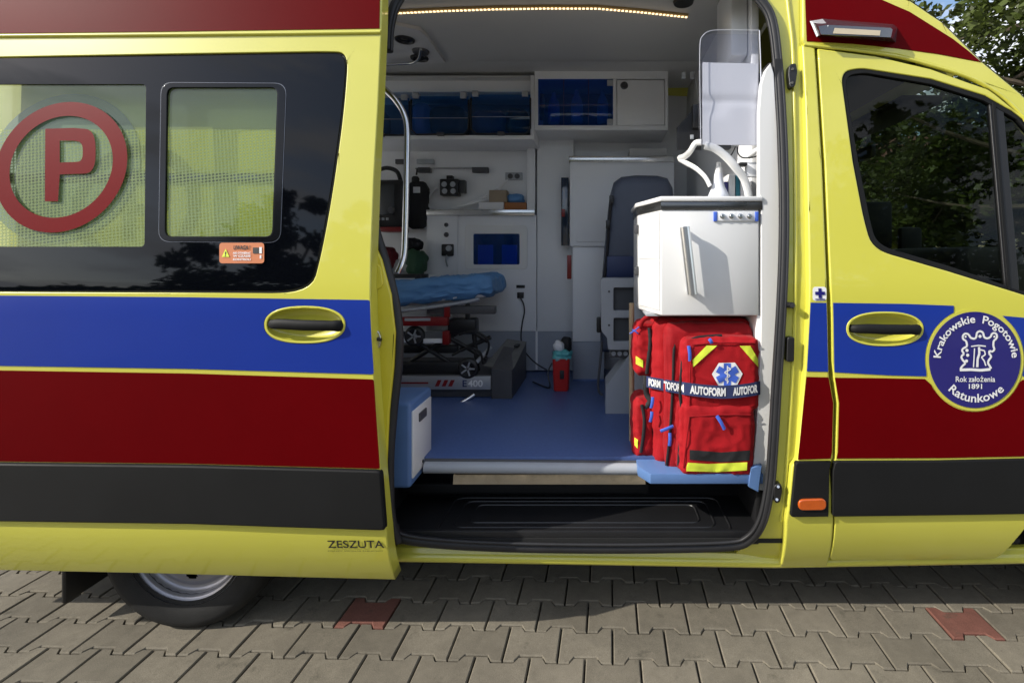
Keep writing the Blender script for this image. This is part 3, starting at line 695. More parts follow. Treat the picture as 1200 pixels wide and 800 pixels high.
mk('lamp_lens', [sk(x, y, -.052) for x, y in ((978, 33), (1032, 36), (1031, 42), (976, 39.5))], [[0, 1, 2, 3]], M('milky_lens', (.55, .47, .34), .3, var=.1), roofside, recalc=False)
mk('lamp_end_cap', [sk(949, 25, -.004), sk(964, 22.5, -.006), sk(971, 30.5, -.053), sk(957, 43.5, -.012)], [[0, 1, 2], [0, 2, 3]], M('clear_lamp_cap', (.55, .58, .60), .15, metal=.3, coat=1), roofside, smooth=False)
# --- shell: roof, far side, back, nose, underside
def cabline(Y): return [(-2.7, 2.56), (.9, 2.56)]
near = [S(x, y, .02) for x, y in ((1262, 192), (1230, 143), (1197, 110), (1151, 72), (1104, 25.5), (1066, 0), (1030, -24), (985, -55))]
ribs = [(2.34, 1.36)]+near[1:]+[(.85, 2.60), (.2, 2.62), (-1.2, 2.62), (TAIL-.01, 2.6)]
v = []; f = []
for x, z in ribs:
    y0 = prof(z)+.02
    for t, up in ((0, 0), (.04, .045), (.15, .085), (.5, .11), (.85, .085), (.96, .045), (1, 0)):
        k = 1 if x < 1.2 else .45
        v.append((x+(0 if x < 1.0 else up*.9), y0+t*(WID-2*y0), z+up*k))
for i in range(len(ribs)-1):
    for k in range(6):
        if 1 <= i <= 2 and 1 <= k <= 4 or i == 0 and 1 <= k <= 4: continue
        f.append([i*7+k, i*7+k+1, (i+1)*7+k+1, (i+1)*7+k])
mk('roof', v, f, YEL, van, sharp=50)
gv = []; gf = []
for i in range(4):
    for k in range(1, 6): gv.append(Vector(v[i*7+k])+Vector((-.012, 0, -.012)))
for i in range(3):
    for k in range(4): gf.append([i*5+k, i*5+k+1, (i+1)*5+k+1, (i+1)*5+k])
mk('windscreen', gv, gf, WINF, van)
farwin = [(.98, 2.02), (1.02, 1.45), (1.15, 1.38), (1.95, 1.30), (1.95, 1.55), (1.55, 1.98), (1.3, 2.08)]
farp = [(TAIL, .36), (2.6, .36), (2.72, .9), (2.6, 1.2), (2.3, 1.36), (1.6, 2.04), (1.24, 2.45), (1.1, 2.57), (TAIL, 2.57), (TAIL, 1.2)]
farside = panel('far_side_panel', farp, [farwin], YEL, van, px=False, off=0, thick=.006, r=.002, side=-1)
panel('far_window_glass', farwin, [], WINF, farside, px=False, off=.01, thick=0, side=-1)
rdo = [(.03, .4), (WID-.03, .4), (WID-.01, 1.2), (WID-.10, 2.0), (WID-.165, 2.56), (WID-.3, 2.66), (.3, 2.66), (.165, 2.56), (.10, 2.0), (.01, 1.2)]
rwin = [[(a, 1.3), (a+.60, 1.3), (a+.58, 1.98), (a+.04, 1.98)] for a in (.28, 1.14)]
FROST = M('added_frosted_rear_glass', (.7, .72, .7), .3); fn = FROST.node_tree; ftl = fn.nodes.new('ShaderNodeBsdfTranslucent'); ftl.inputs[0].default_value = (.80, .82, .82, 1)  # translucent panes added to the unseen rear doors to brighten the interior
fn.links.new(ftl.outputs[0], fn.nodes['Material Output'].inputs[0])
def turn(o):
    for vv in o.data.vertices: vv.co = Vector((TAIL+vv.co.y, vv.co.x, vv.co.z))
    return o
rdp = turn(panel('rear_doors', rdo, rwin, YEL, van, px=False, off=0, thick=.02, r=0, Yf=lambda z: 0, levels=False))
turn(panel('rear_lining', rdo, rwin, WHTW, van, px=False, off=.06, thick=.01, r=0, Yf=lambda z: 0, levels=False))
for wn_ in rwin: turn(panel('added_rear_window', wn_, [], FROST, rdp, px=False, off=.03, thick=0, r=0, Yf=lambda z: 0, levels=False))
nose = [(1.55, .36), (1.62, .36), (1.66, .6), (1.8, .74), (2.1, .80), (2.38, .74), (2.52, .6), (2.56, .33), (2.72, .33), (2.75, .9), (2.62, 1.18), (2.3, 1.355), (1.90, 1.36), (1.90, .8), (1.6, .6)]
nose = [(2.0-.42*math.cos(R(a))+.09, .345+.42*math.sin(R(a))) for a in range(0, 181, 12)]+[(2.72, .33), (2.76, .9), (2.62, 1.18), (2.3, 1.36), (1.92, 1.37), (1.92, .9)]
fend = panel('front_wing', nose, [], YEL, van, px=False, off=.003, thick=.03, r=.006)
b_ = MB()
hood = [(2.72, .33), (2.76, .9), (2.62, 1.18), (2.3, 1.36)]
for x, z in hood: b_.v += [Vector((x, .03, z)), Vector((x+.08, .3, z+.02)), Vector((x+.10, WID/2, z+.03)), Vector((x+.08, WID-.3, z+.02)), Vector((x, WID-.03, z))]
for i in range(3):
    for k in range(4): b_.f.append([i*5+k, i*5+k+1, (i+1)*5+k+1, (i+1)*5+k])
b_.build('bonnet', YEL, van)
ub = MB()
ub.add(*rboxd(TAIL+.05, 2.6, .42, WID-.42, .36, .50, 0)); ub.add(*rboxd(-1.13, 1.6, .06, .42, .345, .362, 0)); ub.add(*rboxd(TAIL+.05, -2.03, .05, .42, .40, .43, 0))
ub.add(*rboxd(-1.13, 1.6, WID-.42, WID-.05, .36, .39, 0)); ub.add(*rboxd(TAIL+.05, -2.03, WID-.42, WID-.05, .40, .43, 0)); ub.add(*rboxd(2.5, 2.7, .05, WID-.05, .36, .5, 0))
ub.add(*rboxd(-2.03, -1.13, .06, .42, .84, .86, 0)); ub.add(*rboxd(-2.03, -1.13, .41, .43, .40, .86, 0)); ub.add(*rboxd(-1.14, -1.12, .06, .42, .36, .86, 0)); ub.add(*rboxd(-2.04, -2.02, .06, .42, .40, .86, 0))
ub.build('chassis', M('underbody_black', (.01, .01, .01), .8), van, smooth=False)
# --- wheels
def wheel(cx, cy, first=None, flip=1):
    pr = [(.215, .0), (.228, -.004), (.245, -.012), (.285, -.018), (.308, -.012), (.321, .004), (.3275, .03), (.329, .055)]
    for k in range(5): pr += [(.329, .06+k*.03), (.321, .062+k*.03), (.321, .068+k*.03), (.329, .070+k*.03)]
    pr += [(.3275, .2), (.315, .222), (.285, .232), (.222, .222), (.215, .21)]
    ty = lathe('tyre', pr, (cx, cy, .324), TYRE, van, n=72, sharp=40)
    rp = [(.226, -.008), (.230, -.002), (.224, .004), (.212, .006), (.206, .012), (.203, .026), (.196, .036), (.184, .042), (.176, .040), (.168, .034), (.158, .032)]
    rim = lathe('rim', rp, (cx, cy, .324), RIM, ty, n=72, sharp=50)
    N, K = 120, 9; v = []; f = []
    for i in range(N):
        a = 2*math.pi*i/N
        for k in range(K+1):
            r = .158-(.158-.085)*k/K; v.append((cx+r*math.cos(a), cy+.032-.03*(k/K)**1.4, .324+r*math.sin(a)))
    for i in range(N):
        j = (i+1) % N
        for k in range(K):
            a = (i+.5)/N*10 % 1-.5; rr = (k+.5)/K-.35
            if (a/.27)**2+(rr/.26)**2 < 1: continue
            f.append([i*(K+1)+k, j*(K+1)+k, j*(K+1)+k+1, i*(K+1)+k+1])
    mk('rim_disc', v, f, RIM, ty, sharp=60)
    lathe('hub', [(.085, .002), (.07, .0), (.068, -.02), (.05, -.03), (.0, -.032)], (cx, cy, .324), DGRY, ty, n=36)
    lathe('rim_barrel', [(.204, .02), (.2, .2)], (cx, cy, .324), DGRY, ty, n=36)
    lathe('brake_disc', [(.16, .12), (.02, .12)], (cx, cy, .324), DGRY, ty, n=36)
    return ty
wheel(wx, .085); wheel(2.09, .085); wheel(wx, WID-.31); wheel(2.09, WID-.31)
rbox('mud_flap', -2.075, -2.055, .10, .32, .085, .5, .008, BLKP, van)

# ================================================================== INSIDE: lining, step, floor
ZF, ZC, YW, XB = .599, 2.66, 1.83, .66
rbox('interior_floor', -2.6, XB, .235, YW, ZF-.05, ZF, .002, FLOOR, van)
rbox('interior_floor_edge', -2.6, -1.12, .43, .24, ZF-.05, ZF-.001, 0, FLOOR, van)
rbox('ceiling', TAIL+.02, XB, .16, YW+.05, ZC, ZC+.03, .002, CEIL, van)
# slanted ceiling cove over the far wall
cv_ = MB(); a1, a2 = P(430, 84, 1.50).z, ZC
cv_.add([(-2.7, YW-.02, a1-.02), (XB, YW-.02, a1-.02), (XB, 1.30, ZC-.002), (-2.7, 1.30, ZC-.002)], [[0, 1, 2, 3]]); cv_.build('ceiling_cove', CEIL, van, recalc=False)
rbox('far_wall_lining', -2.7, XB, YW, YW+.02, ZF, ZC, 0, WHTW, van)
rbox('cab_bulkhead', XB, XB+.03, .30, YW+.05, .45, ZC+.02, .002, WHTW, van)
nl = MB(); nl.add(*rboxd(TAIL+.03, -.96, .215, .235, ZF-.02, ZC+.02, 0)); nl.build('near_wall_lining', WHTW, van)
rbox('opening_header', -.95, .72, .17, .23, 2.52, ZC+.02, .01, BLKP, van)
tube('ceiling_edge_trim', [Vector((-.72, .26, 2.60)), Vector((.64, .26, 2.60))], .03, CEIL, van, sub=1)
# step well
st = rbox('step_tread', -.85, .63, .075, .40, .345, .372, .006, BLKP, van)
def ring_rib(x0, x1, y0, y1, rc, z, w_):
    lp = rounded([(x0, y0), (x1, y0), (x1, y1), (x0, y1)], rc, 5)
    return tubed([Vector((a, b, z)) for a, b in lp], w_, 6, closed=True)
rb = MB()
for k in range(3):
    d = k*.055; rb.add(*ring_rib(-.62+d, .52-d, .085+d*.62, .352-d*.55, .05-.008*k, .372, .0042))
rb.build('tread_ribs', BLKP, st)
rbox('tread_kerb', -.85, .615, .065, .082, .335, .388, .006, BLKP, van)
rbox('step_riser', -.85, .63, .375, .395, .36, .56, .003, BLKP, van)
rbox('step_side', -.93, -.84, .06, .42, .33, ZF-.02, .01, BLKP, van); rbox('step_side', .625, .655, .14, .42, .33, .56, .01, BLKP, van)
a = P(527, 556.5, .245); b = P(745, 567, .245)
kp = MB(); kp.add([(-.60, .243, b.z), (.2, .243, b.z), (.2, .250, a.z), (-.60, .250, a.z)], [[0, 1, 2, 3]]); kp.add([(-.60, .262, b.z), (.2, .262, b.z), (.2, .262, a.z), (-.60, .262, a.z)], [[3, 2, 1, 0]])
kp.build('kick_plate', MIRR, van, recalc=False)
pbox('kick_plate_base', 470, 760, 567, 578, .262, .02, GREYP, van)
tube('floor_edge_rail', [P(498, 547, .225), P(600, 547.6, .225), P(748, 549, .225)], .024, GRYM, van, n=14, sub=1)
tube('floor_edge_strip', [P(498, 539, .232), P(748, 541.5, .232)], .008, DGRY, van, n=8, sub=1)
# blue box beside the door, with its white service hatch
bx0, bx1 = P(481, 483, .10), P(504, 465, .335)
XR = -.722
zt, zb = P(484, 452, .2).z, .49
bxo = rbox('step_side_box', XR-.26, XR, .10, .345, .53, .862, .015, BLUB, van, seg=3)
ht = rbox('service_hatch', XR-.002, XR+.006, .112, .322, .565, .826, .003, WHT, bxo)
rbox('hatch_label', XR+.004, XR+.012, .17, .25, .765, .80, .003, DGRY, bxo); rbox('hatch_lock', XR+.004, XR+.009, .21, .22, .585, .597, .002, BLKP, bxo)
# LED strip and its channel
led = [(450, 16), (520, 12.6), (580, 10.6), (640, 9.6), (700, 9.8), (750, 14), (806, 20)]
zc = ZC-.012
lp_ = [PZ(x, y, zc) for x, y in led]
ch = MB(); v, f = tubed([p+Vector((0, 0, .008)) for p in lp_], .011, 6); ch.add(v, f)
strip = ch.build('led_channel', M('led_channel_amber', (.45, .30, .12), .4), van)
dots = MB()
for i in range(len(lp_)-1):
    d = lp_[i+1]-lp_[i]; n = int(d.length/.019)
    for k in range(n): c = lp_[i]+d*(k+.5)/n; dots.add(*rboxd(c.x-.006, c.x+.006, c.y-.004, c.y+.004, c.z-.006, c.z+.0, 0))
dots.build('led_chips', LED, strip, smooth=False)
# ceiling panel with two round speakers, lamp bezel and grab loop
zc2 = ZC-.02
pp = [PZ(x, y, zc2) for x, y in ((400, 26), (462, 29.5), (492, 36), (500, 44), (522, 74), (400, 80))]
v = [p for p in pp]+[p+Vector((0, 0, .022)) for p in pp]; n = len(pp)
cp = mk('ceiling_panel', v, [list(range(n))]+[[i, (i+1) % n, n+(i+1) % n, n+i] for i in range(n)], M('pale_ceiling_panel', (.56, .56, .56), .45), van, smooth=False)
for x, y, r_ in ((474.5, 46.5, .05), (491.5, 68, .05)):
    c = PZ(x, y, zc2); lathe('speaker', [(.055, .002), (.052, -.008), (.042, -.010), (.036, -.002), (.018, -.001), (.014, -.008), (0, -.009)], (c.x, c.y, c.z), BLKP, cp, axis='Z', n=28)
c = PZ(493, 60, zc2); lathe('lamp_bezel', [(.05, .0), (.045, -.012), (.03, -.012), (.0, -.010)], (c.x, c.y, c.z), DGRY, cp, axis='Z', n=24)
tube('grab_loop', [PZ(440, 76, zc2-.03), PZ(470, 75, zc2-.03), PZ(484, 73.5, zc2-.03), PZ(491, 68, zc2-.03), PZ(493, 58, zc2-.015)], .008, STEEL, cp, sub=5)
c = PZ(801, 1.5, ZC-.004); lathe('ceiling_lamp', [(.05, 0), (.046, -.012), (.0, -.012)], (c.x, c.y, c.z), BLKP, van, axis='Z', n=24)
# grab pole by the door
tube('grab_pole', [P(441, 96, .30), P(452, 106, .30), P(464, 118, .30), P(473, 133, .30), P(477, 152, .30), P(476.5, 200, .29), P(475.2, 260, .28), P(473.8, 296, .27), P(470.5, 310, .25), P(466, 320, .24)], .0125, STEEL, van, n=12, sub=6)

# --- overhead cupboards on the far wall
YU = 1.46
oc = pbox('overhead_cupboard', 380, 624, 158.5, 163.5, YU-.01, YW-YU, WHTW, van, r=.003)
pbox('cupboard_top', 380, 624, 92, 108, YU+.06, .3, WHTW, oc); pbox('cupboard_ledge', 380, 621, 88.5, 91, YU-.0, .3, CEIL, oc)
pbox('cupboard_end', 621.5, 626, 88, 164, YU, YW-YU, WHTW, oc)
DARKI = M('cupboard_inside', (.16, .19, .24), .6)
pbox('cupboard_back', 380, 622, 106, 159, YW-.03, .01, DARKI, oc)
for (x0, x1, yt, yb) in ((411, 479.5, 115, 158.5), (482, 549, 113, 157.8), (552, 621.5, 111, 157)):
    fl_ = MB()
    N = 10; M_ = 14; v = []; f = []
    for i in range(N+1):
        for j in range(M_+1):
            t = j/M_; u = i/N
            e = min(u, 1-u)*(x1-x0)
            yy = yt+(yb-yt)*t
            if t > .9 and e < 6: yy -= (6-e)*.35
            p = P(x0+(x1-x0)*u, yy, YU-.012-.02*math.sin(math.pi*min(1, t*1.05))*.8); v.append(p)
    for i in range(N):
        for j in range(M_): f.append([i*(M_+1)+j, (i+1)*(M_+1)+j, (i+1)*(M_+1)+j+1, i*(M_+1)+j+1])
    fo = mk('tinted_flap', v, f, BLUG, oc, recalc=False)
    tube('flap_rim', [P(x0, yt+4, YU-.02), P(x0, yb-6, YU-.024), P(x0+6, yb, YU-.022), P(x1-6, yb, YU-.022), P(x1, yb-6, YU-.024), P(x1, yt+4, YU-.02)], .006, BLKP, oc, n=6, sub=1)
    tube('flap_line', [P(x0+1, (yt+yb)/2+3, YU-.03), P(x1-1, (yt+yb)/2+3, YU-.03)], .002, GRYM, oc, n=6, sub=1)
    for xh in (x0+3, x1-8): pbox('flap_hinge', xh-2, xh+5, yt-5, yt+2, YU-.03, .05, GRYM, oc, r=.003)
    pbox('flap_catch', (x0+x1)/2-4, (x0+x1)/2+4, yb-3, yb+1, YU-.035, .03, DGRY, oc, r=.002)
for i, (x0, x1, y0, y1, m_, lb) in enumerate(((418, 446, 128, 156, BLKN, 'black kit bag behind the blue cupboard flap beside the grab pole'), (505, 543, 126, 156, BLKN, 'wide black kit bag behind the middle blue cupboard flap'), (484, 502, 122, 156, BLUB, 'blue pouch beside the wide black kit bag in the cupboard'), (556, 590, 130, 156, NAVY, 'navy pouch behind the blue flap beside the glazed locker'), (594, 617, 128, 156, BLKN, 'small black pouch at the locker end of the cupboard row'))):
    a = P(x0, y0, YU+.12); b = P(x1, y1, YU+.12)
    top(softbox('kit_bag', ((a.x+b.x)/2, YU+.19, (a.z+b.z)/2), ((b.x-a.x)/2, .09, (a.z-b.z)/2), .03, .012, .008, m_, n=8, seed=i), lb, 'bag', 'kit bags in the overhead cupboards')
# glazed locker and white locker to the right
lk = pbox('glazed_locker', 626.5, 783, 79, 92.5, YU, YW-YU, WHTW, van, r=.003)
pbox('locker_floor', 626.5, 783, 147, 152.5, YU, YW-YU, WHTW, lk, r=.003); pbox('locker_side', 626.5, 630.5, 92, 147.5, YU+.001, YW-YU-.01, WHTW, lk, r=.001)
pbox('locker_post', 718.5, 722.5, 92, 147.5, YU+.001, .3, WHTW, lk, r=.001); pbox('locker_back', 630, 720, 92, 148, YW-.06, .01, DARKI, lk, r=0)
pbox('locker_glass', 630.5, 718.8, 92.7, 146.8, YU+.006, .004, BLUG, lk, r=.001)
for x in (660, 689): pbox('glass_seam', x, x+1.2, 93, 146.5, YU+.002, .005, NAVY, lk, r=0)
tube('glass_rail', [P(631, 122, YU+.015), P(718, 122, YU+.015)], .003, GRYM, lk, n=6, sub=1)
for y in (93.5, 139.5): pbox('glass_hinge', 711.5, 718.5, y, y+7, YU-.006, .012, GRYM, lk, r=.002)
pbox('locker_door', 723.2, 778.6, 94, 146.5, YU-.004, .02, WHTW, lk, r=.003); pbox('locker_end', 779.2, 783, 92, 148, YU, .3, WHTW, lk, r=.002)
c = P(731.5, 100.5, YU-.004); lathe('locker_lock', [(.026, 0), (.024, -.008), (.018, -.010), (.016, -.004), (.006, -.004), (.004, -.012), (0, -.012)], c, DGRY, lk, n=24)
for i, (cx, cy, w_, h_, c_, lb) in enumerate(((649, 126, 7, 15, (.20, .34, .75), 'bright blue bottle in the glazed locker beside the red cap'), (676, 122, 7, 14, (.55, .75, .80), 'pale teal bottle in the glazed locker'), (706, 121, 6.5, 13, (.85, .85, .70), 'cream bottle in the glazed locker by the hinges'))):
    Yb = YU+.10; p0 = P(cx, 146.9, Yb); hz = (146.9-(cy-h_))*(Yb-CAMY)/F; rw = w_*(Yb-CAMY)/F
    z0 = P(cx, 147, YU+.1).z+.012
    top(lathe('bottle', [(0, 0), (rw*.9, 0), (rw, .01), (rw, hz*.55), (rw*.8, hz*.72), (rw*.4, hz*.85), (rw*.35, hz), (0, hz)], (p0.x, Yb, z0), M('bottle_plastic_%d' % i, c_, .4), axis='Z', n=20), lb, 'bottle')
c = P(634.5, 117, YU+.1)
top(softbox('red_pack', (c.x, c.y, c.z-.05), (.018, .02, .085), .01, .003, .002, REDM, n=4), 'narrow red pack at the end of the glazed locker', 'pack')
# lower far wall: niche surround, counter, control panel, gas window
YC = YW-.10
lw = pbox('lower_cabinet', 536.5, 628.5, 252, 388, YC, .09, WHTW, van, r=.002)
pbox('lower_cabinet_kick', 400, 628.5, 388.3, 434, YC+.002, .08, GRYL, lw, r=0)
pbox('lower_cabinet_side', 400, 499.5, 326, 388, YC+.01, .08, WHTW, lw, r=0)
pbox('wall_panel', 629.5, 672, 150, 388, YC+.006, .08, WHTW, lw, r=.001); pbox('wall_panel_kick', 629.5, 680, 388.3, 434, YC+.006, .08, GRYL, lw, r=0)
pbox('kick_seam', 627.6, 630, 388, 433, YC-.001, .01, WHTW, lw, r=0)
pbox('niche_post', 617.5, 627, 163, 247, YC+.002, .09, WHTW, lw, r=.002); pbox('niche_edge', 500, 536, 252.5, 326, YC-.012, .09, WHTW, lw, r=.003)
pbox('counter', 499.5, 626.5, 245.5, 252.3, YC-.03, .12, STEEL, lw, r=.003)
wf = panel('gas_window_frame', [tuple(P(x, y, YC).xz) for x, y in rounded([(545, 264), (618, 264), (618, 315.5), (545, 315.5)], 5)], [[tuple(P(x, y, YC).xz) for x, y in rounded([(555, 274), (609, 274), (609, 310), (555, 310)], 2)]], WHT, lw, px=False, off=YC-.008, thick=.012, r=.003, Yf=lambda z: 0, levels=False)
pbox('gas_window_back', 553, 611, 272, 312, YC-.002, .001, M('window_dark', (.008, .014, .03), .3), lw, r=0)
pbox('gas_window_glass', 554.5, 609.5, 273.5, 310.5, YC-.0045, .001, BLUG, lw, r=0)
for cx in (569, 597): pbox('gas_cylinder_view', cx-9, cx+9, 287, 309.5, YC-.0035, .0008, M('cylinder_blue', (.05, .22, .70), .4), lw, r=.0003); pbox('gas_valve_view', cx-4, cx+3, 279, 286.5, YC-.0035, .0008, M('valve_dark', (.03, .08, .10), .4), lw, r=.0003)
for y, r_ in ((263.5, .011), (275, .013)):
    c = P(523, y, YC-.012); lathe('panel_knob', [(r_*1.4, 0), (r_*1.3, -.005), (r_, -.006), (r_*.9, -.02), (0, -.02)], c, DGRY, lw, n=16)
pbox('gas_socket', 517, 531, 286, 300, YC-.035, .025, BLKP, lw, r=.008)
c = P(526, 291, YC-.035); lathe('socket_ring', [(.022, 0), (.02, -.01), (.012, -.012), (0, -.008)], c, GRYM, lw, n=18)
tube('socket_hose', [P(523.5, 299, YC-.03), P(523, 306, YC-.04), P(524.5, 312, YC-.02)], .006, GRYM, lw, n=8)
pbox('wall_slot', 605, 615, 334, 337.5, YC-.006, .008, BLKP, lw, r=.001); pbox('wall_socket', 606, 613.5, 342.5, 349.5, YC-.018, .02, BLKP, lw, r=.003)
top(tube('power_cord', [P(609.7, 349, YC-.02), P(613.5, 356, YC-.025), P(614.5, 366, YC-.02), P(612, 378, YC-.02), P(610.5, 395, YC-.02), P(613, 408, YC-.04), P(620, 418, YC-.06), P(630, 427, YC-.09), P(641, 433.5, YC-.12)], .0045, BLKP, n=6), 'thin black power cord hanging from the far wall socket to the floor', 'cord')
# rail and equipment in the niche
YN = YW
tube('equipment_rail', [P(487, 197.5, YN-.03), P(573, 197, YN-.03)], .006, STEEL, lw, n=8, sub=1)
for x0, x1 in ((489, 504), (553, 572)): pbox('rail_bracket', x0, x1, 196, 202, YN-.045, .04, DGRY, lw, r=.003)
for x0, x1 in ((463, 478), (488, 508)): pbox('wall_bracket', x0, x1, 186.5, 192, YN-.03, .03, DGRY if x0 < 480 else GRYM, lw, r=.003)
pbox('wall_outlet', 592, 612, 202, 211, YN-.02, .02, GRYM, lw, r=.004)
for x in (598, 606): c = P(x, 206.5, YN-.02); lathe('outlet_port', [(.02, 0), (.018, -.008), (.008, -.008), (0, -.004)], c, DGRY, lw, n=14)
sd = thing('suction_regulator', 'black wall regulator box with two dials above the counter', 'regulator', P(530, 230, YN-.05))
pbox('housing', 515, 537, 209.5, 229, YN-.09, .08, BLKP, sd, r=.008); pbox('bracket', 536.5, 545, 211, 226, YN-.06, .05, DGRY, sd, r=.004); pbox('knob', 523, 530, 205.5, 210, YN-.08, .05, BLKP, sd, r=.004)
for x, y in ((520.5, 216), (530.5, 216), (521, 224), (531, 224)):
    c = P(x, y, YN-.09); lathe('dial', [(.02, 0), (.018, -.006), (.014, -.007), (0, -.005)], c, GRYM, sd, n=16)
CT = P(560, 245.4, YC).z
def onct(y): return CT
top(tube('drip_tube', [P(513, 220, YN-.06), P(507, 224, YN-.06), P(502, 233, YN-.06), P(503, 242, YN-.07), P(512, 245, YN-.05)], .006, WHTW, n=7), 'short white tube curling down to the counter beside the regulator', 'tube')
tt = MB()
for k in range(3):
    v, f = tubed(smoothpath([P(595-k*3, 211+k, YN-.03), P(580, 222+k*3, YN-.05), P(560-k*2, 234+k*2, YN-.06), P(535-k*4, 244.4, YN-.05)], 5), .0055, 6); tt.add(v, f)
top(tt.build('tube_bundle', WHTW), 'bundle of white tubes running from the wall outlet down to the counter', 'tube')
def onbox(name, x0, x1, y0, y1, Yo, d, mat, lb, cat, r=.004, lift=0):
    a = P(x0, y0, Yo); b = P(x1, y1, Yo); h = (a.z-b.z)
    return top(rbox(name, a.x, b.x, Yo, Yo+d, CT+.0005+lift, CT+.0005+lift+h, r, mat), lb, cat)
onbox('flat_box', 561, 590, 236.5, 245, YC-.0, .09, PAPER, 'flat white box lying on the steel counter', 'box')
h1 = P(0, 236.5, YC).z-P(0, 245, YC).z
onbox('carton', 573, 594, 222, 236, YC+.01, .08, CARD, 'brown carton standing on the flat white box', 'box', lift=h1+.001)
onbox('tray', 591, 616.5, 237, 245, YC-.005, .09, M('orange_tray', (.36, .13, .03), .5), 'orange tray at the end of the steel counter', 'tray')
c = P(604, 233, YC+.03); top(softbox('blue_packet', (c.x, YC+.045, c.z), (.055, .03, .03), .018, .006, .01, SHEET, n=8, nf=30), 'crumpled blue and white packet lying in the orange tray', 'packet')
# monitor, pouch and clutter on the wall left of the counter
mo = thing('defibrillator', 'dark wall-mounted defibrillator with curved top beyond the grab pole', 'defibrillator', P(455, 272, YN-.12))
softbox('case', tuple((P(437, 213, YN-.15)+P(472, 268, YN-.15))/2), ((P(472, 0, YN-.15).x-P(425, 0, YN-.15).x)/2, .07, .165), .03, .01, .003, BLKP, mo, n=8)
tube('carry_handle', [P(436, 216, YN-.14), P(440, 203, YN-.14), P(452, 197, YN-.14), P(465, 201, YN-.14), P(470, 214, YN-.14)], .015, BLKP, mo)
pbox('screen', 440, 462, 216, 252, YN-.235, .01, M('screen_grey', (.03, .035, .04), .15, coat=1), mo, r=.004); c = P(459, 246, YN-.24); lathe('dial', [(.025, 0), (.022, -.015), (0, -.015)], c, DGRY, mo, n=18)
pbox('red_base', 444, 470, 266, 271.5, YN-.22, .15, REDM, mo, r=.004)
for k in range(3): pbox('button', 442+k*5, 445+k*5, 255, 258, YN-.236, .01, GRYM, mo, r=.002)
po = thing('hanging_pouch', 'black pouch hanging from the wall between the grab pole and the counter', 'pouch', P(490, 268, YN-.08))
softbox('body', tuple((P(479, 216, YN-.08)+P(500, 266, YN-.08))/2), (.068, .05, .155), .03, .012, .01, BLKN, po, n=9)
softbox('neck', tuple(P(487, 212, YN-.08)), (.022, .022, .03), .012, .003, .003, BLKN, po, n=6); pbox('tag', 484, 492, 219, 226, YN-.145, .01, PAPER, po, r=.002); tube('strap', [P(488, 205, YN-.05), P(489, 198, YN-.035)], .006, BLKN, po, sub=1)
sh = pbox('rear_shelf', 400, 502, 323.5, 328, YW-.42, .4, WHTW, van, r=.003)
ZS = P(0, 323.5, YW-.42).z
for i, (x, y, rx, rz, m_, lb) in enumerate(((449, 303, .07, .09, M('dark_red_cloth', (.13, .01, .015), .7), 'crumpled dark red cloth on the rear shelf'), (488, 300, .05, .075, M('green_cloth', (.022, .075, .035), .7), 'green cloth bundle on the rear shelf'), (470, 312, .11, .045, M('pale_cloth', (.45, .46, .45), .7), 'pale folded cloth on the rear shelf'), (484, 286, .04, .04, BLKN, 'small black roll on top of the green cloth bundle'))):
    c = P(x, y, YW-.25+.03*i); zz = ZS+rz+.005 if i != 3 else ZS+.205
    top(softbox('cloth_bundle', (c.x, c.y, zz), (rx, .08, rz), .035, .012, .02, m_, n=9, nf=16, seed=i), lb, 'cloth')
# tall cabinet beside the seat
YT = 1.45
tc_ = pbox('tall_cabinet', 668, 790, 189.5, 288.5, YT, .3, WHTW, van, r=.003)
pbox('tall_cabinet_door', 675, 790, 207, 283.5, YT-.008, .012, WHTW, tc_, r=.003); pbox('cabinet_top_edge', 666.5, 790, 183, 189.6, YT-.02, .34, STEEL, tc_, r=.003)
pbox('cabinet_column', 671, 708, 288.6, 400, YT+.02, .3, WHTW, tc_, r=.003); pbox('cabinet_column_base', 671.5, 708, 400.3, 444, YT+.024, .3, GRYL, tc_, r=.002); pbox('cabinet_plinth', 671.5, 708, 444, 449, YT+.02, .3, FLOOR, tc_, r=.001)
pbox('side_window', 657.5, 666.3, 208, 288, YT+.14, .12, M('dark_blue_panel', (.015, .03, .06), .15, coat=1), tc_, r=.003); pbox('red_tab', 658, 662, 245, 254, YT+.135, .02, REDM, tc_, r=.002)
top(pbox('red_strap', 664.5, 669.5, 299, 327, YT+.06, .02, REDM, r=.004), 'red strap hanging at the side of the tall cabinet', 'strap')
ct2 = P(0, 183, YT-.02).z
top(rbox('supply_box', P(738, 0, YT).x, P(782, 0, YT).x, YT+.02, YT+.22, ct2+.001, ct2+.06, .003, M('grey_box', (.42, .42, .42), .6)), 'flat grey box lying on top of the tall cabinet', 'box')
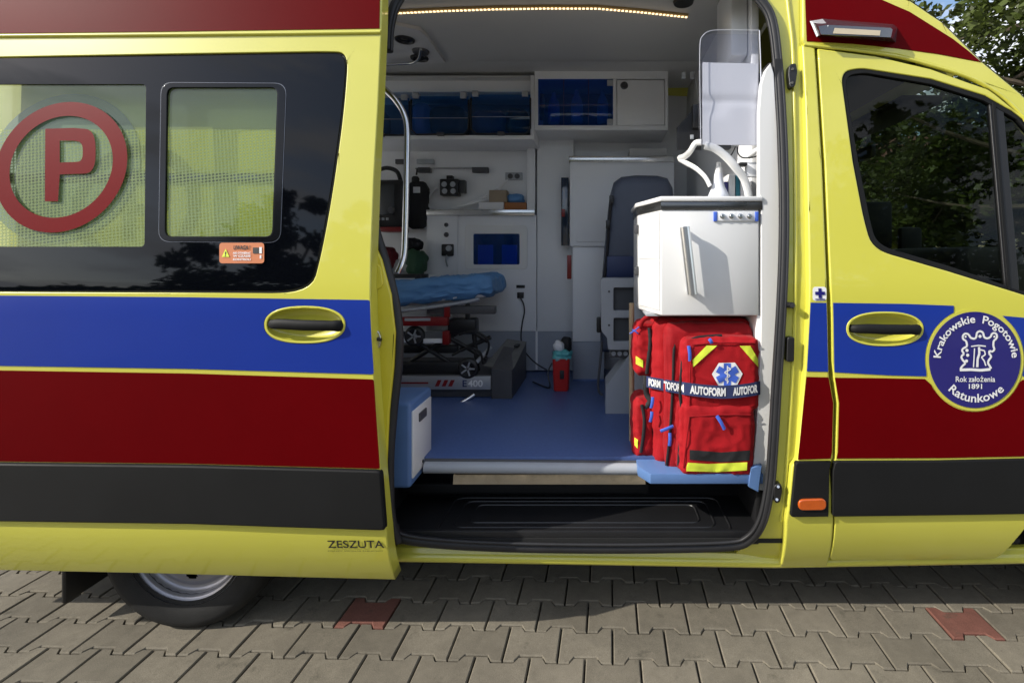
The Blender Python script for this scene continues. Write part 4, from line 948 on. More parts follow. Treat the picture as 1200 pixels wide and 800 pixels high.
# red bin with teal bag
bn = P(658, 457, 1.27)
rbn = thing('red_bin', 'small red waste bin with teal liner on the blue floor', 'bin', (bn.x, bn.y, ZF))
v = []; f = []
for (w0, d0, z) in ((.042, .05, 0), (.046, .053, .008), (.052, .06, .19), (.054, .062, .2)):
    for x, y in rounded([(-w0, -d0), (w0, -d0), (w0, d0), (-w0, d0)], .015, 4): v.append((bn.x+x, bn.y+y, ZF+.001+z))
n = len(v)//4
for k in range(3):
    for i in range(n): j = (i+1) % n; f.append([k*n+i, k*n+j, (k+1)*n+j, (k+1)*n+i])
f.append(list(range(n))[::-1]); mk('tub', v, f, M('red_bin_plastic', (.50, .02, .015), .4), rbn)
softbox('liner_bag', (bn.x+.004, bn.y, ZF+.215), (.05, .055, .03), .02, .006, .016, TEAL, rbn, n=9, nf=30)
softbox('white_waste', (bn.x-.016, bn.y-.02, ZF+.27), (.03, .03, .03), .022, .004, .008, PAPER, rbn, n=7, nf=30); softbox('black_waste', (bn.x+.028, bn.y+.02, ZF+.275), (.03, .03, .045), .02, .004, .008, BLKN, rbn, n=7, nf=30)
pbox('emblem', 656, 661, 434, 444, 1.208, .004, BLKP, rbn, r=.001)
top(tube('charger_lead', [Vector((bn.x-.06, bn.y+.02, ZF+.16)), Vector((bn.x-.085, bn.y, ZF+.1)), Vector((bn.x-.07, bn.y-.02, ZF+.02)), Vector((bn.x-.12, bn.y+.05, ZF+.006)), Vector((bn.x-.2, bn.y+.16, ZF+.006))], .0045, BLKP, n=6), 'short black lead drooping beside the red bin', 'cord')

# ================================================================== attendant seat (bolted to the van)
YS = 1.0
seat = pbox('attendant_seat', 703, 748, 326, 474, .82, .012, GRYM, van, r=.002)
bpy.data.objects.remove(seat)
a = P(706, 207, YS); b = P(789, 414, YS)
v = []; f = []; outl = [(704, 412), (703, 380), (706, 320), (710, 270), (714, 232), (719, 214), (728, 207.5), (745, 205.5), (770, 206), (782, 209), (788, 220), (792, 260), (796, 330), (798, 412)]
rings = []
for d, s_ in ((0.012, .985), (0, .955), (-.012, .90), (-.016, .6), (-.016, .2)):
    cx, cy = 751, 315
    rings.append([P(cx+(x-cx)*(s_ if d > -.015 else s_), cy+(y-cy)*s_, YS+d) for x, y in outl])
n = len(outl); rings = [[P(x, y, YS+.09) for x, y in outl]]+rings
for r_ in rings: v += r_
for k in range(len(rings)-1):
    for i in range(n): j = (i+1) % n; f.append([k*n+i, k*n+j, (k+1)*n+j, (k+1)*n+i])
f.append([(len(rings)-1)*n+i for i in range(n)]); f.append(list(range(n)))
seat = mk('attendant_seat', v, f, SEATM, van, sharp=50)
tube('seat_belt', [P(716.5, 232, YS-.02), P(714, 260, YS-.02), P(711, 300, YS-.02), P(708, 330, YS-.02), P(707, 352, YS-.02)], .008, BLKN, seat, n=6)
pbox('belt_anchor', 714, 719, 229, 239, YS-.04, .03, BLKP, seat, r=.004); pbox('belt_guide', 710, 715, 258, 268, YS-.04, .03, BLKP, seat, r=.004)
pbox('blue_cushion', 711, 760, 300, 330, YS-.05, .02, M('seat_blue_insert', (.02, .035, .11), .5), seat, r=.01); pbox('seat_side_buckle', 699, 705, 372, 390, YS-.06, .04, BLKP, seat, r=.008)
YB = .78
v = [tuple(P(x, y, YB).xz) for x, y in rounded([(704.5, 326, 3), (760, 326, 3), (760, 410, 3), (712.5, 410, 3), (711.5, 396, 2), (704.5, 388, 4)], 0)]
hl = [[tuple(P(x, y, YB).xz) for x, y in rounded(q_, 2)] for q_ in ([(719, 337), (755, 337), (755, 364), (719, 364)], [(719, 372.5), (755, 372.5), (755, 400), (719, 400)])]
su = panel('seat_unit_frame', v, hl, GRYM, seat, px=False, off=YB, thick=.10, r=.003, Yf=lambda z: 0, levels=False)
pbox('vent_panel', 717, 757, 335, 402, YB+.03, .02, M('vent_grey', (.06, .065, .075), .5), seat, r=0)
for x, y in ((713.7, 341.5), (713.7, 381)): c = P(x, y, YB); lathe('frame_screw', [(.006, 0), (.005, -.003), (0, -.003)], c, DGRY, seat, n=10)
wv = []
for Yq in (YB+.01, YB+.20):
    sc = 1
    for x, y in ((709.5, 485.5), (750, 485.5), (750, 418), (738, 416), (710, 452)):
        p = P(x, y, YB+.01); wv.append(Vector((p.x, Yq, max(p.z, ZF+.001))))
mk('seat_pedestal', wv, [[0, 1, 2, 3, 4], [5, 6, 7, 8, 9][::-1]]+[[i, (i+1) % 5, 5+(i+1) % 5, 5+i] for i in range(5)], GRYM, seat, smooth=False)
pbox('seat_slide', 714, 752, 410, 419, YB+.04, .2, DGRY, seat, r=.003)
for x in (719, 726, 733): c = P(x, 414, YB+.04); lathe('slide_roller', [(.012, 0), (.012, -.008), (0, -.008)], c, GRYM, seat, n=12)
tube('seat_lever', [P(706, 400, YS), P(703, 428, YS), P(701, 455, YS), P(706, 463, YS)], .007, DGRY, seat, n=8)

# ================================================================== stretcher
sx, sy = -1.25, 1.28
sn = P(520, 441, 1.06)
stre = thing('stretcher', 'ambulance stretcher with red frame on a low grey base marked E400', 'stretcher', (-1.2, 1.3, ZF))
YE = 1.06
bz = ZF
base = pbox('base_rail', 380, 575, 441, 456.5, YE, .03, M('silver_rail', (.40, .41, .43), .35, metal=.4), stre, r=.003)
def flat(d, Y0): return lambda x, z: Y0
def ptext(s_, cx, cy, wpx, hpx, Y0, mat, parent, name, bold=.02):
    c = P(cx, cy, Y0); k = (Y0-CAMY)/F
    return decal(name, shift(text2d(s_, w=wpx*k, h=hpx*k, bold=bold), c.x, c.z), mat, parent, 0, yf2=lambda x, z: Y0)
ptext('400', 557, 449.2, 17.5, 8, YE-.0012, WPRT, base, 'model_lettering'); ptext('E', 544.5, 449.2, 5, 8, YE-.0012, NAVY, base, 'model_lettering')
for x in (513, 521, 528.5):
    q_ = [P(a_, b_, YE).xz for a_, b_ in ((x, 445), (x+4.6, 445), (x+1.2, 452.5), (x-3.4, 452.5))]
    decal('red_slash', poly2([tuple(t) for t in q_]), REDM, base, 0, yf2=lambda x, z: YE-.0012)
decal('red_line', poly2([tuple(P(a_, b_, YE).xz) for a_, b_ in ((420, 447.5), (502, 447.5), (502, 449.5), (420, 449.5))]), REDM, base, 0, yf2=lambda x, z: YE-.0012)
p0, p1 = P(380, 0, YE+.02), P(578, 0, YE+.02)
rbox('base_tray', p0.x, p1.x, YE+.03, YE+.56, ZF+.002, ZF+.13, .01, DGRY, stre)
# end ramp block with sloping lid
e0, e1 = P(576, 0, YE).x, P(598, 0, YE).x
vv = [(e0, YE, ZF+.002), (e1+.01, YE, ZF+.002), (e1+.02, YE+.5, ZF+.002), (e0, YE+.5, ZF+.002), (e0, YE, ZF+.175), (e1+.01, YE, ZF+.165), (e1+.02, YE+.5, ZF+.24), (e0, YE+.5, ZF+.26)]
blk = mk('end_block', vv, [[0, 1, 2, 3], [4, 5, 6, 7], [0, 1, 5, 4], [1, 2, 6, 5], [2, 3, 7, 6], [3, 0, 4, 7]], DGRY, stre, smooth=False)
mk('end_block_lid', [Vector(vv[4])+Vector((-.06, .06, .004)), Vector(vv[5])+Vector((.004, .04, .006)), Vector(vv[6])+Vector((.004, 0, .006)), Vector(vv[7])+Vector((.0, 0, .006))], [[0, 1, 2, 3]], M('worn_grey_lid', (.17, .17, .16), .55, var=.2), blk, recalc=False)
rbox('lid_slot', e1-.04, e1-.01, YE+.36, YE+.44, ZF+.235, ZF+.246, .003, BLKP, blk)
tube('latch_lever', [Vector((e0-.10, YE+.04, ZF+.2)), Vector((e0-.03, YE+.12, ZF+.28))], .012, GRYM, stre, sub=1)
tube('pedal_rod', [P(556, 462, YE-.01), P(547, 468, YE-.03), P(537, 474, YE-.06), P(534, 478, YE-.07)], .010, CHROME, stre, n=10)
tube('pedal_tip', [P(538, 472.5, YE-.055), P(533, 480, YE-.075)], .016, STEEL, stre, n=10, sub=1)
tube('foot_loop', [P(534, 480, YE-.08), P(528, 489, YE-.12), P(528.5, 493, YE-.15), P(536, 495.5, YE-.17), P(548, 494.5, YE-.16)], .007, CHROME, stre, n=10)
pbox('tray_foot', 470, 525, 470, 479, YE-.02, .2, GRYM, stre, r=.004)
# undercarriage: beams, cross braces, castors
pbox('lower_beam', 380, 540, 424, 440, YE+.06, .05, BLKP, stre, r=.008); pbox('lower_beam', 380, 536, 405, 414, YE+.12, .05, BLKP, stre, r=.008)
pbox('red_beam', 380, 524, 372, 382, YE+.02, .05, REDM, stre, r=.006); pbox('beam_plate', 474, 504, 372.8, 376, YE+.014, .01, GRYM, stre, r=.001)
pbox('red_bracket', 518, 526, 388, 404, YE+.04, .05, REDM, stre, r=.005); pbox('white_plate', 496, 518, 397, 402, YE+.05, .02, WHTW, stre, r=.002); pbox('white_plate', 458, 476, 397, 401, YE+.05, .02, WHTW, stre, r=.002)
pbox('upper_beam', 500, 580, 359, 368, YE+.06, .05, DGRY, stre, r=.004); pbox('actuator', 524, 557, 374, 392, YE+.06, .1, BLKP, stre, r=.012)
pbox('red_post', 520, 527, 357, 372, YE+.05, .03, REDM, stre, r=.005); pbox('frame_post', 545, 550, 356, 374, YE+.07, .03, BLKP, stre, r=.005)
for a_, b_ in (((462, 384), (545, 436)), ((545, 384), (470, 430)), ((520, 392), (570, 420)), ((535, 376), (572, 400)), ((555, 386), (560, 434)), ((540, 410), (575, 395))):
    tube('brace', [P(*a_, YE+.09), P(*b_, YE+.09)], .014, BLKP, stre, n=8, sub=1)
tube('hydraulic_hose', [P(538, 392, YE+.05), P(555, 388, YE+.03), P(568, 394, YE+.03), P(573, 404, YE+.04), P(570, 416, YE+.05)], .007, BLKP, stre, n=8)
tube('hydraulic_hose', [P(530, 416, YE+.05), P(548, 408, YE+.03), P(562, 412, YE+.03), P(566, 426, YE+.04)], .007, BLKP, stre, n=8)
for cx, cy, Yq in ((548, 432, YE+.0), (485, 394, YE+.05), (548, 432, YE+.42), (440, 432, YE+.0)):
    c = P(cx, cy, Yq); ca = lathe('castor', [(.02, .0), (.045, -.006), (.058, .0), (.062, .015), (.058, .03), (.02, .034)], c, BLKP, stre, n=28)
    for k in range(5):
        an = 2*math.pi*k/5; tube('castor_spoke', [Vector(c)+Vector((.008*math.cos(an), -.004, .008*math.sin(an))), Vector(c)+Vector((.042*math.cos(an), -.006, .042*math.sin(an)))], .005, GRYM, ca, n=6, sub=1)
pbox('head_rest_arm', 458, 500, 321, 326, YE+.25, .04, BLKP, stre, r=.004); pbox('head_rest_post', 486, 493, 322, 336, YE+.24, .05, BLKP, stre, r=.004)
# mattress platform
pl0, pl1 = P(467, 364, YE+.05), P(566, 352, YE+.05)
tube('platform_rail', [P(400, 370, YE+.05), P(467, 364.5, YE+.05), P(530, 356.5, YE+.05), P(562, 350.5, YE+.05)], .011, GRYM, stre, n=8, sub=2)
tube('platform_rail', [P(400, 370, YE+.05)+Vector((0, .44, 0)), P(562, 350.5, YE+.05)+Vector((0, .44, 0))], .011, GRYM, stre, n=8, sub=2)
cm = P(495, 345.5, YE+.27)
mt = softbox('mattress', (P(480, 0, YE+.05).x, YE+.27, P(0, 349, YE+.05).z), (.46, .215, .045), .03, .004, .002, PAPER, stre, n=10, rot=('Y', R(-5.2)))
# blue sheet: draped and wrinkled over the mattress
sh_c = (P(482, 0, YE+.05).x, YE+.27, P(0, 343.5, YE+.05).z)
shv = softbox('blue_sheet', sh_c, (.475, .232, .064), .035, .008, .012, SHEET, n=44, rot=('Y', R(-5.2)), nf=11)
for v_ in shv.data.vertices:
    c_ = v_.co; s_ = Vector((c_.x*9, c_.y*9, c_.z*14)); k = 1-abs(noise.noise(s_))*2
    v_.co.z += .010*max(0, k)**3+.004*noise.noise(s_*2.7); v_.co.y -= .008*max(0, 1-abs(noise.noise(s_*1.6+Vector((9, 2, 4))))*2.2)**2
top(shv, 'wrinkled blue disposable sheet covering the stretcher mattress', 'sheet')

# ================================================================== right-hand unit: white cabinet, shelf, bag niche
Y1, Y2 = .12, .365
pts = [P(774.8, 0, Y1), P(747.5, 0, Y2)]
XA, XL = (774.8-VX)*(Y1-CAMY)/F, (747.5-VX)*(Y2-CAMY)/F
zt, zb = P(0, 245.5, Y1).z, P(0, 369.7, Y1).z
XR2 = .632
def prism(name, plan, z0, z1, mat, parent, r=.004):
    b = bmesh.new(); vs = [b.verts.new((x, y, z0)) for x, y in plan]; fc = b.faces.new(vs)
    ex = bmesh.ops.extrude_face_region(b, geom=[fc]); bmesh.ops.translate(b, vec=(0, 0, z1-z0), verts=[g for g in ex['geom'] if isinstance(g, bmesh.types.BMVert)])
    if r: bmesh.ops.bevel(b, geom=b.edges[:], offset=r, segments=2, affect='EDGES', profile=.5)
    bmesh.ops.recalc_face_normals(b, faces=b.faces); b.verts.index_update()
    V = [v.co.copy() for v in b.verts]; Fc = [[q.index for q in fa.verts] for fa in b.faces]; b.free()
    return mk(name, V, Fc, mat, parent)
cab = prism('side_cabinet', [(XA, Y1), (XR2, Y1), (XR2, .62), (XL, .62), (XL, Y2)], zb, zt, WHT, van, r=.006)
def grow(d): return [(XA-d*.4, Y1-d), (XR2+.012, Y1-d), (XR2+.012, .64), (XL-d, .64), (XL-d, Y2-d*.4)]
prism('cabinet_top_band', grow(.004), zt-.001, P(0, 236.5, Y1).z, M('dark_steel_band', (.16, .16, .16), .25, metal=.9, rvar=.1), cab, r=.001)
prism('cabinet_top', grow(.012), P(0, 236.5, Y1).z+.001, P(0, 229.8, Y1-.012).z, WHT, cab, r=.006)
# two drawers on the chamfered face
dn = Vector((XA-XL, Y1-Y2, 0)).normalized(); nrm = Vector((dn.y, -dn.x, 0))
if nrm.y > 0: nrm = -nrm
def cham(u, z, o): return Vector((XL, Y2, z))+dn*u*math.hypot(XA-XL, Y1-Y2)+nrm*o
for za, zb_ in ((zt-.01, P(0, 304, .24).z+.002), (P(0, 304, .24).z-.002, zb+.02)):
    q_ = [cham(.08, zb_, 0), cham(.97, zb_, 0), cham(.97, za, 0), cham(.08, za, 0)]; v = [p+nrm*.004 for p in q_]+[p for p in q_]
    mk('drawer_front', v, [[0, 1, 2, 3]]+[[i, (i+1) % 4, 4+(i+1) % 4, 4+i] for i in range(4)], WHT, cab, smooth=False)
for y in (268, 318):
    c = cham(.03, P(0, y, .3).z, .006); rbox('drawer_latch', c.x-.012, c.x+.012, c.y-.014, c.y+.014, c.z-.02, c.z+.02, .006, DGRY, cab)
h0, h1 = P(802.5, 269, Y1-.045), P(811, 342, Y1-.045)
tube('chrome_handle', [h0+(h0-h1)*.04, h0, h0*.5+h1*.5, h1, h1+(h1-h0)*.04], .0205, CHROME, cab, n=16, sub=1)
for h_ in (h0, h1): tube('handle_post', [h_, h_+Vector((0, .05, 0))], .0125, CHROME, cab, n=12, sub=1)
sw = pbox('switch_plate', 837, 888.5, 248, 259, Y1-.006, .01, WHTW, cab, r=.002)
for x0 in (836.5, 885): pbox('switch_plate_end', x0, x0+4, 248, 259.2, Y1-.008, .01, PULL, cab, r=.001)
for x in (846.5, 857, 867.5, 878): c = P(x, 253.3, Y1-.006); lathe('push_button', [(.0105, 0), (.010, -.004), (.007, -.005), (.006, -.009), (0, -.009)], c, STEEL, cab, n=18)
# lit white pillar lining
lin = [(889.5, 130), (892, 98), (897, 82), (903, 74), (907, 86), (911, 150), (914, 240), (913.5, 320), (910, 420), (903, 510), (895, 575), (880, 572), (887, 500), (891, 420), (892, 372), (892, 236), (889.5, 228)]
pl_ = panel('pillar_lining', [tuple(P(x, y, .118).xz) for x, y in lin], [], WHT, van, px=False, off=.118, thick=.03, r=.004, Yf=lambda z: 0, levels=False)
panel('pillar_lining_foot', [tuple(P(x, y, .094).xz) for x, y in ((880, 548), (893, 545), (889, 577), (877, 570))], [], BLUB, pl_, px=False, off=.094, thick=.02, r=.003, Yf=lambda z: 0, levels=False)
# upper lining block beside the header
rbox('header_lining', .58, .659, .34, .6, 2.3, ZC, .02, WHTW, van)
# niche under the cabinet
ns = prism('bag_shelf', [(P(748, 0, .14).x, .17), (P(762, 0, .10).x, .10), (XR2+.01, .10), (XR2+.01, .60), (.16, .60), (.16, .3)], P(0, 567, .10).z, P(0, 555, .10).z, BLUB, van, r=.004)
rbox('niche_back', .16, XR2, .60, .62, .56, zb, .002, GRYM, ns); rbox('niche_side', XR2-.005, XR2+.02, .13, .62, .56, zb, .002, WHT, ns)
rbox('niche_top', XL+.02, XR2, .2, .6, zb-.012, zb-.001, .001, GRYM, ns)
tube('niche_pole', [Vector((.155, .42, .56)), Vector((.155, .42, zb+.02))], .012, M('tan_pole', (.42, .32, .20), .5), ns, sub=1)
ZSH = P(0, 555, .10).z
# --- acrylic paper holder, papers, arm bracket
YP = .14
ah = thing('paper_holder', 'clear acrylic leaflet holder on white arms above the cabinet', 'holder', P(855, 172, YP))
v = [tuple(P(x, y, YP).xz) for x, y in rounded([(820.5, 35, 16), (890, 35.5, 3), (892, 110, 2), (889, 171, 2), (821.5, 169, 2)], 0)]
panel('front_sheet', v, [], CLEARG, ah, px=False, off=YP, thick=0, Yf=lambda z: 0, levels=False)
v2 = [tuple(P(x, y, YP+.05).xz) for x, y in rounded([(822, 40, 16), (888, 40.5, 3), (886, 165, 2), (822.5, 165, 2)], 0)]
panel('back_sheet', v2, [], CLEARG, ah, px=False, off=YP+.05, thick=0, Yf=lambda z: 0, levels=False)
pa, pb_ = P(820.5, 45, YP), P(821.5, 169, YP)
mk('side_sheet', [pa, pb_, pb_+Vector((0, .05, 0)), pa+Vector((0, .05, 0))], [[0, 1, 2, 3]], CLEARG, ah, recalc=False)
tube('sheet_edge', [P(821.3, 169, YP), P(820.3, 110, YP), P(820.2, 55, YP), P(823, 43, YP), P(832, 36.5, YP), P(850, 35.3, YP), P(890, 35.8, YP)], .0013, M('acrylic_edge', (.6, .62, .68), .2, coat=1), ah, n=6, sub=3)
tube('sheet_edge', [P(890, 36, YP), P(892, 110, YP), P(889, 170, YP)], .0022, MATS['acrylic_edge'], ah, n=6, sub=2)
pv_ = []; pf_ = []; Nx, Nz = 16, 30
for i in range(Nx+1):
    for j in range(Nz+1):
        u, t = i/Nx, j/Nz
        p = P(823.5+(888-823.5)*u+t*(-1.5*u), 73+2*u+(169.5-73-1*u)*t, YP+.014)
        p.y += .002*math.sin(u*5+.6)+.005*math.exp(-((t-.46)/.05)**2)+.006*math.exp(-((t-.55)/.10)**2)*math.exp(-((u-.25)/.2)**2); pv_.append(p)
for i in range(Nx):
    for j in range(Nz): pf_.append([i*(Nz+1)+j, (i+1)*(Nz+1)+j, (i+1)*(Nz+1)+j+1, i*(Nz+1)+j+1])
k0 = len(pv_); pv_ += [p+Vector((0, .006, 0)) for p in pv_]; pf_ += [[q_+k0 for q_ in f_][::-1] for f_ in list(pf_)]
top(mk('paper_stack', pv_, pf_, PAPER, recalc=False), 'creased white paper sheets in the clear acrylic holder', 'paper')
tube('white_arm', [P(822, 167, YP+.02), P(815, 168, YP+.03), P(809, 177, YP+.05), P(803, 183, YP+.14), P(796, 186, YP+.2), P(802, 190, YP+.17), P(815, 197, YP+.1), P(826, 207, YP+.07), P(832, 218, YP+.06)], .0125, WHT, ah, n=10, squash=.6)
tube('white_arm', [P(826, 170, YP+.02), P(838, 174, YP+.02), P(850, 183, YP+.02), P(861, 195, YP+.02), P(871, 208, YP+.03), P(876, 222, YP+.04), P(878, 233, YP+.05)], .017, WHT, ah, n=10, squash=.45)
pbox('bracket_plate', 846, 860, 172, 186, YP+.05, .012, WHT, ah, r=.005)
tube('white_arm', [P(892, 172, YP+.02), P(884, 178, YP+.02), P(876, 184, YP+.03)], .011, WHT, ah, n=8)
tube('cable', [P(864, 172, YP+.02), P(865, 180, YP+.02), P(871, 185, YP+.02), P(884, 184, YP+.02), P(892, 180, YP+.02)], .003, BLKP, ah, n=6)
tube('cable', [P(862, 172, YP+.02), P(858, 180, YP+.02), P(855, 183, YP+.03)], .0025, BLKP, ah, n=6)
pbox('clip', 867, 876, 190, 194, YP+.01, .04, BLKP, ah, r=.003); pbox('white_bracket', 875, 892, 190, 207, YP+.03, .03, WHTW, ah, r=.004); pbox('mount_plate', 842, 857, 170, 174, YP+.02, .05, DGRY, ah, r=.003)
# spray bottle and leaflets on the cabinet top
ZT = P(0, 229.8, Y1-.012).z
sc = P(842, 229, .22)
bt = thing('dispenser_bottle', 'white squeeze bottle with a tapering nozzle on the white cabinet top', 'bottle', (sc.x, sc.y, ZT))
lathe('bottle_body', [(0, 0), (.040, 0), (.042, .006), (.041, .018), (.034, .034), (.026, .050), (.020, .075), (.017, .105), (0, .106)], (sc.x, sc.y, ZT+.001), M('translucent_bottle', (.72, .74, .80), .3, coat=.3), bt, axis='Z', n=28, sharp=60)
lathe('nozzle', [(.0155, .100), (.0145, .125), (.011, .130), (.009, .150), (.004, .152), (0, .152)], (sc.x, sc.y, ZT+.001), WHT, bt, axis='Z', n=20)
for i, (x0, x1, yt, m_, lb) in enumerate(((854, 861.5, 204, WHT, 'white booklet standing beside the squeeze bottle'), (862.5, 867, 205, M('teal_cover', (.03, .18, .24), .4), 'teal booklet between the white booklets'), (868, 876, 203, PAPER, 'pale booklet at the pillar end of the cabinet top'), (849, 853, 213, BADGE, 'dark blue booklet right behind the squeeze bottle'))):
    a = P(x0, yt, .25); b = P(x1, yt, .25); top(rbox('booklet', a.x, b.x, .25, .37, ZT+.001, a.z, .001, m_), lb, 'booklet')
# dark device on the bulkhead
dv = thing('wall_phone', 'black angular device mounted on the bulkhead behind the leaflet holder', 'device', P(808, 176, .50))
vv = [P(x, y, Yq) for Yq in (.46, .56) for x, y in ((793, 150), (814, 127), (822, 123), (822, 176), (793, 176))]
mk('housing', vv, [[0, 1, 2, 3, 4], [5, 6, 7, 8, 9][::-1]]+[[i, (i+1) % 5, 5+(i+1) % 5, 5+i] for i in range(5)], BLKP, dv, smooth=False)
pbox('cradle', 812, 822, 122, 150, .44, .05, BLKP, dv, r=.004); pbox('key', 809, 813, 158, 163, .455, .01, GRYM, dv, r=.001)
rbox('device_arm', P(815, 0, .52).x, XB, .50, .54, P(0, 160, .5).z, P(0, 150, .5).z, .004, DGRY, dv)
for x in (799, 809): pbox('bulkhead_hook', x, x+5, 84, 92, .9, .02, GRYM, van, r=.003)

# ================================================================== red rescue backpack
bag = thing('rescue_backpack', 'bulging red rescue backpack with navy strap and star emblem under the white cabinet', 'backpack', (.44, .25, ZSH))
def pxsoft(name, x0, x1, y0, y1, Yf_, d, r, bl, nzz, mat, n=12, rot=None, seed=0):
    a = P(x0, y0, Yf_); b = P(x1, y1, Yf_)
    return softbox(name, ((a.x+b.x)/2, Yf_+d/2, (a.z+b.z)/2), ((b.x-a.x)/2, d/2, (a.z-b.z)/2), r, bl, nzz, mat, bag, n=n+14, rot=rot, seed=seed, nf=13, crease=True)
mainb = pxsoft('main_compartment', 767, 882, 375, 548, .215, .26, .035, .010, .006, REDB, n=22, seed=1)
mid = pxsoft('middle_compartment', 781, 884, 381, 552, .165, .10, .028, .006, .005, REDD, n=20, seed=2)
up = pxsoft('upper_pocket', 801, 889.5, 397, 482, .108, .10, .020, .007, .004, REDB, n=20, seed=3, rot=('Y', R(-1.0)))
lowp = pxsoft('lower_pocket', 799, 884, 474, 557, .098, .11, .022, .008, .005, REDB, n=20, seed=4, rot=('Y', R(1.5)))
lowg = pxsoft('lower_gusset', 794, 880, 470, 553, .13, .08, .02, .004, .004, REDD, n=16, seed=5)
sp1 = pxsoft('side_pocket', 745, 772, 381, 440, .27, .16, .022, .008, .006, REDB, n=14, seed=6)
sp2 = pxsoft('side_pocket', 743, 767, 469, 537, .25, .16, .022, .008, .006, REDB, n=14, seed=7)
BLKZ = BLKN
def zips(name, pts, wd=.006, mat=BLKZ): tube(name, [P(*p) for p in pts], wd, mat, bag, n=6, sub=4, squash=.6)
zips('zip', ((803, 384, .175), (794, 392, .168), (790, 410, .162), (789, 440, .160), (787, 480, .160), (784, 520, .162), (781, 545, .168)))
zips('zip', ((846, 393, .132), (830, 394, .130), (815, 396, .125), (805, 402, .120), (801, 412, .122), (799, 430, .124), (797, 460, .126), (799, 478, .126)))
zips('zip', ((842, 483, .112), (820, 480, .12), (806, 482, .12), (801, 490, .122), (797, 515, .124), (795, 545, .124)))
zips('zip', ((761, 384, .262), (762, 400, .258), (760, 420, .257), (758, 438, .262)), .008); zips('zip', ((752, 474, .243), (755, 490, .238), (754, 510, .236), (751, 530, .24)), .007)
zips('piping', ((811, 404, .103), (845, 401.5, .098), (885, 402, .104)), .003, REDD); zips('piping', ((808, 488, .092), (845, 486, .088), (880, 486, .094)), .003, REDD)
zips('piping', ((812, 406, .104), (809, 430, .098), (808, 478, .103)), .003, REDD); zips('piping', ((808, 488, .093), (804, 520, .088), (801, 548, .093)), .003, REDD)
zips('carry_handle', ((770, 379, .26), (768, 372, .25), (760, 371, .25), (753, 376, .26), (750, 384, .27)), .010, REDD)
zips('side_strap', ((757, 440, .27), (757, 452, .26), (758, 462, .26), (762, 470, .25), (756, 478, .25)), .012)
def patch(name, pts, Y0, mat, th=.0025, b_=6):
    panel(name, [tuple(P(x, y, Y0).xz) for x, y in pts], [], mat, bag, px=False, off=Y0, thick=th, r=.0008, Yf=lambda z: 0, levels=False)
from mathutils.bvhtree import BVHTree
def bvh(*objs):
    V = []; Fc = []
    for o in objs:
        k = len(V); V += [v.co.copy() for v in o.data.vertices]; Fc += [[i+k for i in p.vertices] for p in o.data.polygons]
    return BVHTree.FromPolygons(V, Fc)
BAGT = bvh(mainb, mid, up, lowp, lowg, sp1, sp2)
def onbag(name, d2, mat, off=.0025, sub=.006, fallback=.12):
    """cloth patch laid on the bag: 2D shape in photo pixels, cut fine and dropped along the view depth onto the cloth"""
    b = bmesh.new(); vs = [b.verts.new((x, 0, y)) for x, y in d2[0]]
    for f_ in d2[1]:
        try: b.faces.new([vs[i] for i in f_])
        except ValueError: pass
    bmesh.ops.triangulate(b, faces=b.faces[:])
    xs = [v.co.x for v in b.verts]; ys = [v.co.z for v in b.verts]
    for ax, lo_, hi_ in ((0, min(xs), max(xs)), (2, min(ys), max(ys))):
        t = lo_+3
        while t < hi_:
            co = [0, 0, 0]; no = [0, 0, 0]; co[ax] = t; no[ax] = 1
            bmesh.ops.bisect_plane(b, geom=b.verts[:]+b.edges[:]+b.faces[:], plane_co=co, plane_no=no, dist=1e-5); t += 3
    eye = Vector((0, CAMY, CAMZ)); V = []
    b.verts.index_update()
    for v in b.verts:
        d = (P(v.co.x, v.co.z, .1)-eye).normalized(); h = BAGT.ray_cast(eye, d)[0]
        p = h if h is not None else P(v.co.x, v.co.z, fallback)
        V.append(Vector((p.x, p.y-off, p.z)))
    Fc = [[q.index for q in f_.verts] for f_ in b.faces]; b.free()
    return mk(name, V, Fc, mat, bag, recalc=False)
onbag('reflective_corner', poly2([(811.5, 421.5), (828, 404.5), (840.5, 404.5), (812, 430)]), LIME); onbag('reflective_corner', poly2([(866.5, 405), (879, 405), (888, 420), (888.5, 430)]), LIME)
onbag('reflective_band', poly2([(804.5, 545.5), (806, 541.5), (830, 543), (875.5, 541), (875, 550.5), (840, 552.5), (804, 551.5)]), LIME)
onbag('black_band', poly2([(808, 526.5), (845, 529.5), (879, 527), (878, 539), (845, 541), (808, 538)]), BLKN)
onbag('side_reflective_band', poly2([(745, 417), (753.5, 422), (753.5, 430.5), (745, 426)]), LIME); onbag('side_reflective_band', poly2([(743.5, 512), (747.5, 515), (747, 525), (743.5, 521)]), LIME)
onbag('emblem_field', poly2([(834, 438), (842, 425), (861, 424.5), (870, 437.5), (863, 452), (842, 452)]), WPRT, off=.003)
star = []
for k in range(3):
    an = R(90+60*k); ux, uy = math.cos(an), math.sin(an); a_, w_ = 13.2, 4.1
    star.append(poly2([(852+ux*a_*s1+(-uy)*w_*s2, 438.5+uy*a_*s1+ux*w_*s2) for s1, s2 in ((-1, -1), (1, -1), (1, 1), (-1, 1))]))
for k, q_ in enumerate(star): onbag('emblem_star', q_, PULL, off=.0042+.0003*k)
onbag('emblem_staff', join2(*stroke2([(852, 428), (852, 449)], 1.4)), WPRT, off=.0056)
sn_ = smoothpath([Vector((852+4*math.sin(t*2.4)*(1-t*.08), 430+t*3, 0)) for t in [i*.5 for i in range(12)]], 2)
onbag('emblem_snake', join2(*stroke2([(p.x, p.y) for p in sn_], 1.3)), WPRT, off=.006)
